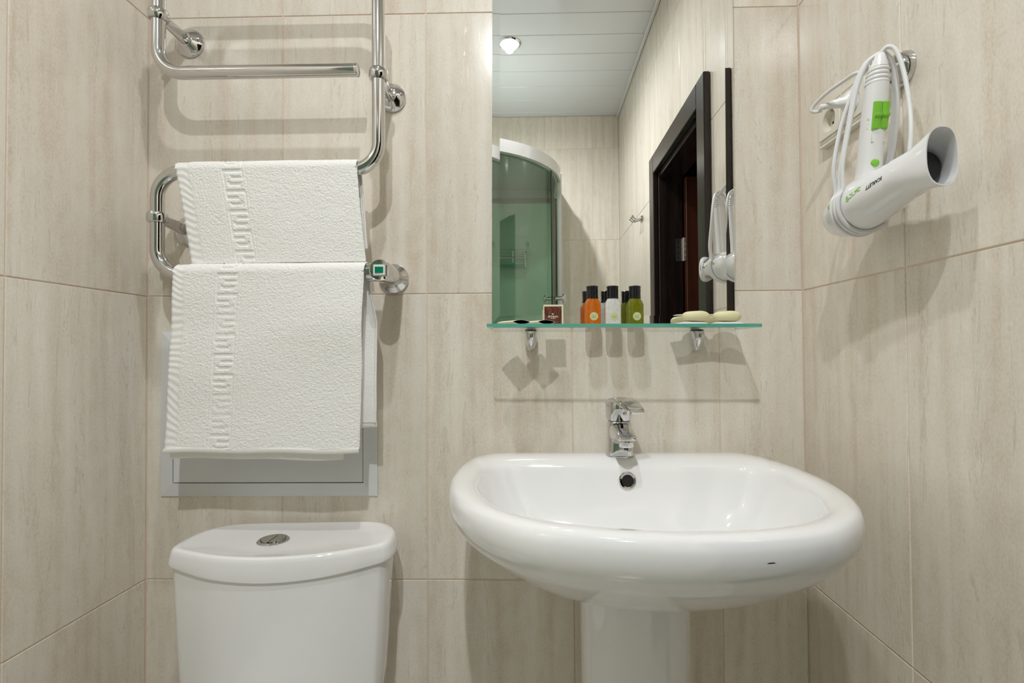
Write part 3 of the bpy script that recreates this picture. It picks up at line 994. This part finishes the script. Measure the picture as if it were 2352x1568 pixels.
def make_bottle(mat, label, grp):
    t = thing('toiletry_bottle', label, 'bottle', (0, 0, 0), grp)
    secs = [(0, .0148, .0095, 4.), (.0012, .0160, .0108, 4.), (.004, .0162, .0110, 4.), (.042, .0162, .0110, 4.), (.046, .0152, .0107, 3.4), (.0505, .0128, .0104, 2.6), (.0535, .0113, .0103, 2.1), (.0555, .0105, .0103, 2)]
    MB().loft([rrect(0, 0, z, hw, hd, e, 40) for z, hw, hd, e in secs]).obj('body', mat, t, (0, 0, 0), ang=60)
    cp = MB().lathe([(.0112, .0545), (.0118, .055), (.0118, .0575), (.0114, .058), (.0114, .0695), (.0118, .070), (.0118, .0718), (.0114, .0722), (.0114, .0765), (.0119, .077), (.0119, .0788), (.0108, .0797), (.002, .080)], (0, 0, 0), 'z', 40).obj('cap', M_CAPB, t, (0, 0, 0), ang=30)
    lb = MB().lathe([(.0082, .0006), (.0082, .0010)], (.0008, -.0104, .0185), 'y', 32, sgn=-1).obj('label_disc', M_LABEL, t, (0, 0, 0))
    pr = MB().lathe([(.0069, .0010), (.0069, .0012), (.0064, .0012), (.0064, .0010)], (.0008, -.0104, .0185), 'y', 32, sgn=-1, cap0=False, cap1=False)
    for dz, w in ((.0028, .004), (.0010, .0052), (-.0008, .0045), (-.0022, .0052), (-.0036, .003)):
        pr.box(.0008 - w, .0008 + w, -.0116, -.0114, .0185 + dz - .0003, .0185 + dz + .0003)
    pr.obj('label_print', M_PRINT, lb, (0, 0, 0))
    return t


for x, rz, mat, lab in ((.9468, .10, M_ORANGE, 'small orange gel bottle with black cap and round label'),
                        (.9875, .06, M_WHITEL, 'small white lotion bottle with black cap and round label'),
                        (1.0320, .10, M_OLIVE, 'small olive green gel bottle with black cap and round label')):
    t = make_bottle(mat, lab, 'toiletry bottles on the glass shelf')
    t.location = (x, -.053, shelf_z(x) + .0002); t.rotation_euler = (0, 0, rz)

# boxed toiletry with paisley label
bx0, bx1, by0, by1, bh = -.0195, .0195, -.0085, .0085, .040
bxt = thing('soap_box', 'small cream carton with red paisley front and lettering beside the bottles', 'box', (.8675, -.074, shelf_z(.8675) + .0002))
MB().cbox(bx0, bx1, by0, by1, 0, bh, .0006).obj('carton', M_CREAM, bxt, (0, 0, 0), smooth=False)
fr = MB().box(bx0 + .0018, bx1 - .0035, by0 - .0003, by0 + .0002, .0006, bh - .0035).obj('front_print', M_PAISLEY, bxt, (0, 0, 0), smooth=False)
vs, fs = text_mesh('ETRO', .0041, .00018, 1.12, 1.75)
MB().add([(x - .0008, by0 - .0005, z + .0165) for x, z in vs], fs).obj('lettering', M_GOLD, fr, (0, 0, 0), smooth=False)
vs, fs = text_mesh('MILANO', .0018, .0001, 1.1, 1.3)
MB().add([(x - .0008, by0 - .0005, z + .0132) for x, z in vs], fs).obj('small_lettering', M_GOLD, fr, (0, 0, 0), smooth=False)
em = [(-3.4, -1.2), (-2.2, -.2), (-2.6, 1.0), (-1.6, 2.2), (-.4, 2.6), (.2, 1.4), (1.6, 1.5), (1.0, .6), (2.6, .4), (3.2, -.8), (2.2, -.5), (1.6, -1.6), (1.0, -.7), (-.4, -.6), (-1.2, -1.7), (-1.6, -.7), (-2.6, -1.7)]
MB().add([(x * .0007 - .0014, by0 - .0005, z * .0007 + .0216) for x, z in em], [tuple(range(len(em)))]).obj('emblem', M_GOLD, fr, (0, 0, 0), smooth=False)


# lens-shaped card sleeves
def sleeve(x, y, rz, label):
    t = thing('card_sleeve', label, 'packet', (x, y, shelf_z(x) + .0003), 'card sleeves on the glass shelf')
    t.rotation_euler = (0, 0, rz)
    Wd, Hh, Ln, th = .0215, .0040, .052, .00045

    def sec(yy, k):
        pts = []
        for q in range(25):
            a = -1 + 2 * q / 24
            pts.append((a * Wd * k, yy, .0042 + Hh * k * (1 - a * a)))
        for q in range(1, 24):
            a = 1 - 2 * q / 24
            pts.append((a * Wd * k, yy, .0042 - Hh * k * (1 - a * a)))
        return pts
    ys = [0, .002, .02, .036, Ln]
    MB().loft([sec(q, 1) for q in ys], False, False).obj('card', M_CREAM, t, (0, 0, 0), ang=60)
    MB().loft([sec(q, .93) for q in ys], False, True).obj('lining', M_MAROON, t, (0, 0, 0), ang=60)
    rim = MB()
    a, c = sec(-.0001, 1), sec(-.0001, .93)
    rim.loft([a, c], False, False)
    rim.obj('rim', M_CREAM, t, (0, 0, 0))
    return t


sleeve(.8060, -.118, math.radians(38), 'cream lens-shaped card sleeve with dark opening nearest the shelf end')
sleeve(.8530, -.114, math.radians(36), 'cream lens-shaped card sleeve with dark opening in front of the soap carton')


# soaps on film packets
def soap(x, y, rz, label):
    b = MB()
    hw, hd, hh = .0272, .0185, .0108
    rings = []
    for k in range(1, 16):
        a = -PI / 2 + PI * k / 16
        c, s = math.cos(a) ** .62, math.copysign(abs(math.sin(a)) ** .9, math.sin(a))
        rings.append([(p[0], p[1], s * hh * (1 + .05 * math.sin(p[0] * 130))) for p in rrect(0, 0, 0, hw * c, hd * c, 2.3, 40)])
    b.loft(rings)
    o = b.obj('soap', M_SOAP, None, (0, 0, 0), ang=80)
    o.location = (x, y, shelf_z(x) + .0082 + hh); o.rotation_euler = (0, .02, rz)
    tag(o, label, 'soap', 'soaps on the glass shelf')


def packet(x, y, rz, label):
    b = MB()
    nn = 16
    rings = []
    for i in range(nn + 1):
        u = -1 + 2 * i / nn
        row = []
        for j in range(nn + 1):
            v = -1 + 2 * j / nn
            k = max(0, (1 - u ** 4) * (1 - v ** 4))
            row.append((u * .034, v * .0225,   .0004 + .0074 * k ** .5 + .0006 * k * math.sin(7 * u + 3 * v) * 0))
        row += [(p[0], p[1], 0.0) for p in row[::-1]]
        rings.append(row)
    b.loft(rings)
    o = b.obj('soap_packet', M_WRAP, None, (0, 0, 0), ang=80)
    o.location = (x, y, shelf_z(x) + .0002); o.rotation_euler = (0, 0, rz)
    tag(o, label, 'packet', 'white film packets under the soaps')


packet(1.1420, -.052, .1, 'crumpled white film packet under the soap nearer the bottles')
packet(1.2130, -.052, -.12, 'crumpled white film packet under the soap at the shelf end')
soap(1.1535, -.052, .05, 'oval cream soap bar on white film, nearer the bottles')
soap(1.2155, -.052, -.05, 'oval cream soap bar on white film, at the shelf end')

# ================================================================ socket outlet and plug
so = thing('wall_socket', 'ivory double wall socket strip on the tiled wall by the hairdryer', 'socket', (RX, -.17, 1.504))
sy0, sy1, sz0, sz1 = -.246, -.0945, 1.4635, 1.5445


def hole_plate(yc, zc, hw, hz_, r, xf_, xb, n=40):
    """square plate in the YZ plane with a round hole; front at xf_, back at xb"""
    b = MB()
    cir = [(yc + r * math.cos(2 * PI * k / n), zc + r * math.sin(2 * PI * k / n)) for k in range(n)]
    sq = []
    for k in range(n):
        c, s = math.cos(2 * PI * k / n), math.sin(2 * PI * k / n)
        m_ = max(abs(c), abs(s))
        sq.append((yc + hw * c / m_, zc + hz_ * s / m_))
    b.loft([[(xb, y, z) for y, z in sq], [(xf_ + .001, y, z) for y, z in sq], [(xf_, yc + (y - yc) * .975, zc + (z - zc) * .975) for y, z in sq], [(xf_, y, z) for y, z in cir], [(xb, y, z) for y, z in cir]], False, False)
    return b


b = MB()
for yc in (-.1325, -.204): pass
FQ = [(sy0, sy0 + .0085, sz0, sz1), (sy1 - .0285 + .0200, sy1, sz0, sz1), (sy0 + .0085, sy1 - .0085, sz0, 1.504 - .0285), (sy0 + .0085, sy1 - .0085, 1.504 + .0285, sz1), (-.1705, -.166, 1.504 - .0285, 1.504 + .0285)]
for a0, a1, c0, c1 in FQ: b.cbox(RX - .0125, RX - .0003, a0, a1, c0, c1, .0008)
b.obj('frame', M_SOCK, so, smooth=False)
for yc in (-.1325, -.204):
    pl = hole_plate(yc, 1.504, .0335, .0285, .0205, RX - .0150, RX - .0003).obj('socket_plate', M_SOCK, so, ang=30)
    MB().lathe([(.0204, -.0012), (.002, -.0011)], (RX, yc, 1.504), 'x', 40, cap0=False).obj('recess', M_SOCK, pl)
    for sg in (-1, 1):
        MB().lathe([(.0025, -.0016), (.0025, -.0012)], (RX, yc + sg * .0095, 1.504), 'x', 12).obj('pin_hole_shade', M_HOLE_SHADE, pl)  # black disc painted as the shade of a contact opening
        MB().box(RX - .011, RX - .0014, yc - .002, yc + .002, 1.504 + sg * .0185 - .0018, 1.504 + sg * .0185 + .0018).obj('earth_clip', M_STEEL, pl, smooth=False)
    for z in (1.504 - .0312, 1.504 - .0340, 1.504 + .0318):
        MB().cbox(RX - .0135, RX - .0124, yc - .0335, yc + .0335, z - .0007, z + .0007, .0003).obj('rib', M_SOCK, pl, smooth=False)

# ================================================================ wall hook
hk = thing('wall_hook', 'chrome dome wall hook holding the hairdryer', 'hook', (RX, -.3075, 1.503))
MB().lathe([(.027, .0004), (.027, .003), (.0262, .008), (.0235, .0145), (.019, .020), (.013, .0235), (.004, .0248)], (RX, -.3075, 1.503), 'x', 40, sgn=-1).obj('dome', M_CHROME, hk)
MB().tube(crom([(RX - .020, -.3075, 1.503), (RX - .035, -.310, 1.500), (RX - .045, -.313, 1.502), (RX - .050, -.315, 1.510), (RX - .050, -.315, 1.517)], 6), .0042, 14).obj('peg', M_CHROME, hk)

# ================================================================ hairdryer
DX = 1.335
hd = thing('hairdryer', 'white hairdryer with lime green switches hanging upside down from the hook', 'hairdryer', (DX, -.33, 1.27))
TLT = .10


def dz(y): return 1.2985 + (-.27 - y) * TLT


body = [(-.2215, .004), (-.2225, .012), (-.227, .0205), (-.236, .0285), (-.250, .0345), (-.270, .0385), (-.290, .0395), (-.315, .0385), (-.340, .0360), (-.362, .0330), (-.385, .0302), (-.404, .0284)]


def brad(y):
    for (a, ra), (c, rc) in zip(body[:-1], body[1:]):
        if c <= y <= a: return ra + (rc - ra) * (a - y) / (a - c)
    return body[-1][1]


NB = 44
MB().loft([[(DX + r * math.cos(2 * PI * k / NB), y, dz(y) + r * math.sin(2 * PI * k / NB)) for k in range(NB)] for y, r in body]).obj('barrel', M_GLOSSW, hd, ang=60)
bo = bpy.data.objects['barrel']
# concentrator nozzle
nz_o, nz_i = [], []
for y, hx_, hz_, cut in ((-.388, .0306, .0306, 0), (-.400, .0296, .0296, 0), (-.412, .0276, .0290, .0), (-.424, .0248, .0302, .0), (-.434, .0226, .0326, .0), (-.445, .0208, .0352, .001), (-.455, .0200, .0370, .002)):
    ro, ri = [], []
    for k in range(NB):
        c, s = math.cos(2 * PI * k / NB), math.sin(2 * PI * k / NB)
        yy = y + cut * abs(c) ** 1.5
        ee = 1 - min(1, max(0, (-y - .40) / .05)) * .22
        c2, s2 = math.copysign(abs(c) ** ee, c), math.copysign(abs(s) ** ee, s)
        ro.append((DX + hx_ * c2, yy, dz(y) + hz_ * s2 + .001))
        ri.append((DX + (hx_ - .0014) * c2, yy, dz(y) + (hz_ - .0014) * s2 + .001))
    nz_o.append(ro); nz_i.append(ri)
MB().loft(nz_o + nz_i[::-1], False, False).obj('nozzle', M_GLOSSW, hd, ang=50)
MB().lathe([(.0205, 0), (.0205, .001), (.014, .002)], (DX, -.424, dz(-.424)), 'y', 32, sgn=-1).obj('grille', M_DARK, hd)
# handle
hnd = [(1.318, -.304, .0200, .0235), (1.332, -.308, .0172, .0200), (1.345, -.311, .0160, .0182), (1.365, -.315, .0155, .0176), (1.395, -.3205, .0155, .0176), (1.425, -.326, .0153, .0172), (1.450, -.331, .0150, .0165), (1.466, -.3340, .0146, .0156)]
MB().loft([rrect(DX, y, z, hx_, hy_, 2.3, 36) for z, y, hx_, hy_ in hnd]).obj('handle', M_WPLAST, hd, ang=60)
for q in range(4):
    z = 1.4665 + q * .0058
    r = .0155 - q * .0006
    MB().loft([rrect(DX, -.3335 - q * .0013, z + h_, r * k, r * 1.05 * k, 2.1, 30) for h_, k in ((-.001, .88), (.0002, .97), (.0022, 1.0), (.0042, .97), (.0052, .86))]).obj('handle_rib', M_WPLAST, hd, ang=60)
MB().loft([rrect(DX, -.3385, 1.4890, .0125, .0130, 2, 26), rrect(DX, -.3400, 1.4950, .0105, .011, 2, 26), rrect(DX, -.3420, 1.5030, .0075, .008, 2, 26), rrect(DX, -.3428, 1.508, .0055, .006, 2, 26), rrect(DX, -.343, 1.5095, .002, .002, 2, 26)]).obj('cord_boot', M_WPLAST, hd, ang=60)
# switches on the handle front
ho_ = bpy.data.objects['handle']
for x0_, x1_ in ((DX - .0105, DX - .0004), (DX + .0004, DX + .0105)):
    b = MB()
    rr_ = []
    for z, bl in ((1.400, .0005), (1.4015, .0026), (1.416, .0032), (1.4175, .006), (1.4205, .006), (1.422, .0032), (1.437, .0026), (1.4385, .0005)):
        yb_ = -.3205 - (z - 1.395) * .19 - .0168
        rr_.append([(x0_, yb_ + .004, z), (x0_, yb_ - bl + .0012, z), ((x0_ + x1_) / 2, yb_ - bl, z), (x1_, yb_ - bl + .0012, z), (x1_, yb_ + .004, z)])
    b.loft(rr_).obj('slide_switch', M_GREEN, hd, ang=25)
MB().lathe([(.0062, -.001), (.0055, .0022), (.002, .0034)], (DX - .002, -.3290, 1.3545), 'y', 22, sgn=-1).xf(Matrix.Identity(4)).obj('cool_button', M_GREEN, hd)


# slot below the switches and the small dial marks beside them
b = MB()
for x_ in (DX - .0100, DX + .0096): b.box(x_, x_ + .0004, -.3352, -.3300, 1.384, 1.400)
b.box(DX - .0100, DX + .0100, -.3352, -.3300, 1.3836, 1.3840)
b.obj('switch_slot', M_GREYP, ho_, smooth=False)
for q, ch in enumerate(('C', 'I', 'O')):
    vs, fs = text_mesh(ch, .0044, .0001)
    zc_ = 1.4045 + q * .0062
    yc_ = -.3205 - (zc_ - 1.395) * .19
    n_ = Vector((-.80, -.60, 0)); t_ = Vector((-.60, .80, 0))
    MB().add([Vector((DX, yc_, zc_ - z)) + n_ * .0166 + t_ * (x) for x, z in vs], fs).obj('dial_mark', M_GREEN, ho_, smooth=False)


def on_barrel(y, ang, lift=.0004):
    """ang: 0 = towards the room (-x), pi/2 = up"""
    r = brad(y) + lift
    return (DX - r * math.cos(ang), y, dz(y) + r * math.sin(ang))


vs, fs = text_mesh('SCARLETT', .0066, .00016, 1.0, 1.0)
w_ = max(x for x, z in vs)
MB().add([on_barrel(-.3718 + x * .0148 / w_, .077 - z / .030 - .040 * x / w_) for x, z in vs], fs).obj('lettering', M_INK, bo, smooth=False)
b = MB()
rg = random.Random(3)
for q in range(60):
    t_ = rg.random()
    y, a = -.347 + .030 * t_ + rg.uniform(-.003, .003), .16 - .16 * t_ + rg.uniform(-.10, .10)
    r_ = rg.uniform(.0004, .0010)
    ph = rg.random() * 3
    pts = [on_barrel(y + r_ * math.cos(2 * PI * k / 8 + ph) * 1.5, a + r_ * math.sin(2 * PI * k / 8 + ph) / .037 * (.6 + .6 * rg.random())) for k in range(8)]
    b.add(pts, [tuple(range(8))])
b.obj('floral_print', M_GREEN, bo, smooth=False)
b = MB()
cc = [on_barrel(-.2760 + .0060 * math.cos(2 * PI * k / 20), .17 + .075 * math.sin(2 * PI * k / 20), .0012) for k in range(20)]
ci = [on_barrel(-.2760 + .0060 * math.cos(2 * PI * k / 20), .17 + .075 * math.sin(2 * PI * k / 20), -.002) for k in range(20)]
b.loft([ci, cc]).obj('rear_badge', M_GREEN, bo)
# power cord wound round the dryer
def strand(pts, name='cord'):
    MB().tube(crom(pts, 8), .0031, 10).obj(name, M_CORD, hd, ang=80)


for q, (dx_, dy_) in enumerate(((0, 0), (.002, .0075), (-.004, .0165))):
    yb0 = -.304 + dy_
    rb = brad(yb0) + .0034
    loop = [(DX + .004, -.340 + dy_ * .2, 1.5115 + q * .001), (DX - .012, -.333 + dy_ * .4, 1.502), (DX - .022, -.324 + dy_ * .6, 1.470), (DX - .029 + dx_, -.316 + dy_, 1.420), (DX - .037 + dx_, -.309 + dy_, 1.360)]
    for a in (.55, .2, -.25, -.7, -1.15, -1.6, -2.1, -2.6):
        loop.append((DX - rb * math.cos(a), yb0 - .003 * a, dz(yb0) + rb * math.sin(a)))
    loop += [(DX + .038, -.300 + dy_, 1.345), (DX + .034, -.322 + dy_ * .6, 1.400), (DX + .028, -.336 + dy_ * .4, 1.460), (DX + .018, -.342, 1.496), (DX + .006, -.342 + dy_ * .2, 1.5115 + q * .001)]
    strand(loop)
strand([(DX, -.343, 1.5085), (DX + .006, -.350, 1.5145), (DX + .014, -.356, 1.505), (DX + .020, -.362, 1.470), (DX + .021, -.370, 1.420), (DX + .018, -.376, 1.380), (DX + .016, -.374, 1.345), (DX + .018, -.366, 1.322)])
strand([(DX - .014, -.332, 1.500), (DX - .006, -.318, 1.497), (DX - .004, -.290, 1.508), (DX + .002, -.255, 1.5165), (DX - .004, -.215, 1.5165), (DX - .012, -.188, 1.508), (DX - .014, -.182, 1.4995), (DX - .006, -.186, 1.4965), (DX - .001, -.190, 1.4975)], 'plug_cord')
# plug in the second outlet
pg = MB()
pg.loft([[(RX - d, -.204 + (.0 if d < .03 else (d - .03) * .25) + hw * c, 1.504 + oz + hh * s) for c, s in [(math.copysign(abs(math.cos(a)) ** .7, math.cos(a)), math.copysign(abs(math.sin(a)) ** .7, math.sin(a))) for a in [2 * PI * k / 26 for k in range(26)]]]
         for d, hw, hh, oz in ((.0040, .0155, .0175, 0), (.022, .0158, .0178, 0), (.026, .0135, .0150, 0), (.030, .0100, .0085, 0), (.042, .0085, .0070, -.001), (.050, .0062, .0055, -.002), (.051, .0050, .0045, -.002), (.066, .0042, .0040, -.004))])
pg.obj('plug', M_WPLAST, hd, ang=45)
for q in range(3):
    MB().lathe([(.0056, -.0009), (.0056, .0009)], (RX - .053 - q * .0042, -.1975 + q * .001, 1.5015 - q * .0007), 'x', 16).obj('plug_rib', M_WPLAST, hd)

# ================================================================ robe hook rack on the right wall (seen in the mirror)
rk = thing('robe_hook', 'small chrome triple robe hook on the tiled wall past the door', 'hook', (RX, -1.62, 1.765))
MB().lathe([(.030, .0004), (.030, .004), (.024, .008)], (0, 0, 0), 'x', 28, sgn=-1).xf(Matrix.Translation((RX, -1.62, 1.765)) @ Matrix.Diagonal((1, 1.3, .5, 1))).obj('back_plate', M_CHROME, rk)
for q in (-.026, 0, .026):
    MB().tube(crom([(RX - .006, -1.62 + q, 1.763), (RX - .025, -1.62 + q * 1.2, 1.757), (RX - .042, -1.62 + q * 1.3, 1.757), (RX - .052, -1.62 + q * 1.35, 1.766)], 6), .004, 12).lathe([(.002, -.006), (.006, -.003), (.007, 0), (.006, .003), (.002, .006)], (RX - .053, -1.62 + q * 1.35, 1.770), 'z', 14).obj('prong', M_CHROME, rk)

# ================================================================ shower cabin (seen in the mirror)
cab = thing('shower_cabin', 'white framed quarter-round shower cabin with green panels in the corner', 'shower cabin', (.4, -1.95, 0))
CX, CY, CR = .395, -2.045, .600


def arc(r, n=26, y_end=FY + .012, x_end=.012):
    pts = [(CX + r, y_end)]
    pts += [(CX + r * math.cos(a), CY + r * math.sin(a)) for a in [k * (PI / 2) / n for k in range(n + 1)]]
    pts.append((x_end, CY + r))
    return pts


def band(r0, r1, z0, z1, name, mat, parent, part=None, **kw):
    a0, a1 = arc(r0, **kw), arc(r1, **kw)
    if part: a0, a1 = a0[part[0]:part[1]], a1[part[0]:part[1]]
    rings = [[(p[0], p[1], z0), (q[0], q[1], z0), (q[0], q[1], z1), (p[0], p[1], z1)] for p, q in zip(a0, a1)]
    return MB().loft(rings).obj(name, mat, parent, ang=30)


band(CR - .03, CR, 2.085, 2.15, 'top_rail', M_CABW, cab)
band(CR - .03, CR, .14, .19, 'bottom_rail', M_CABW, cab)
tp = arc(CR - .004)
poly = [(.012, FY + .012)] + tp
MB().loft([[(x, y, 2.135) for x, y in poly], [(x, y, 2.147) for x, y in poly]]).obj('roof', M_CABR, cab, smooth=False)
MB().lathe([(.14, 2.1345), (.14, 2.131), (.125, 2.129), (.12, 2.1345)], (.50, -1.93, 0), 'z', 40).obj('rain_head', M_CABW, cab)
MB().loft([[(x, y, .0005) for x, y in poly], [(x, y, .14) for x, y in poly]]).obj('tray', M_GLOSSW, cab, smooth=False)
# back panels with brown frames
for (xa, xb, ya, yb_, nm) in ((.02, .985, FY + .012, FY + .02, 0), (.012, .02, -1.46, FY + .02, 1)):
    lo_y, hi_y = min(ya, yb_), max(ya, yb_)
    MB().box(xa, xb, lo_y, hi_y, .19, 2.05).obj('back_panel', M_CABG, cab, smooth=False)
    if nm == 0:
        MB().cbox(xa, xb, FY + .0205, FY + .032, 2.045, 2.075, .002).obj('panel_frame', M_BROWNF, cab, smooth=False)
        MB().cbox(xb - .03, xb, FY + .0205, FY + .032, .19, 2.045, .002).obj('panel_frame', M_BROWNF, cab, smooth=False)
        MB().box(xa, xb, lo_y, hi_y + .004, 2.0755, 2.134).obj('panel_header', M_CABR, cab, smooth=False)
band(CR - .018, CR - .013, .19, 2.085, 'fixed_glass', M_CURV, cab, part=(0, 9))
band(CR - .027, CR - .022, .19, 2.085, 'door_glass', M_CURV, cab, part=(7, 29))
for k, (w, mat) in {0: (.020, M_CABW), 2: (.010, M_CABW), 8: (.0045, M_DARK)}.items():
    p = arc(CR - .012)[k]
    ang = 0 if k < 2 else (k - 1) * (PI / 2) / 26
    hr = .012 if mat is not M_DARK else .003
    bb = MB().cbox(-hr, hr, -w, w, .19, 2.15 if k == 0 else 2.086, .002)
    bb.xf(Matrix.Translation((p[0], p[1], 0)) @ Matrix.Rotation(ang, 4, 'Z')).obj('post', mat, cab, smooth=False)
p = arc(CR - .012)[1]
MB().cbox(p[0] - .006, p[0] + .018, -2.075, -2.035, .0005, 2.155, .003).obj('post', M_CABW, cab, smooth=False)
# door handle
a = 6.2 * (PI / 2) / 26
hc = Vector((CX + CR * math.cos(a), CY + CR * math.sin(a), 1.375))
dirv = Vector((math.cos(a), math.sin(a), 0))
b = MB().tube([hc - dirv * .055, hc + dirv * .045], .011, 16)
b.tube([hc + dirv * .045, hc + dirv * .052], .026, 24)
b.tube([hc - dirv * .062, hc - dirv * .055], .022, 24)
b.obj('door_handle', M_CHROME, cab)
# corner rack inside
rr = MB()
for z in (1.715, 1.67):
    rr.tube(fillet([(.30, FY + .14, z), (.78, FY + .14, z), (.78, FY + .022, z)], .02, 6), .005, 10)
for x in (.35, .70): rr.tube([(x, FY + .14, 1.715), (x, FY + .14, 1.64)], .003, 8)
rr.tube([(.775, FY + .03, 1.72), (.775, FY + .03, 1.625)], .008, 10)
rko = rr.obj('rack', M_CHROME, cab)
MB().box(.30, .775, FY + .03, FY + .138, 1.632, 1.639).obj('rack_shelf', M_EDGE, rko, smooth=False)
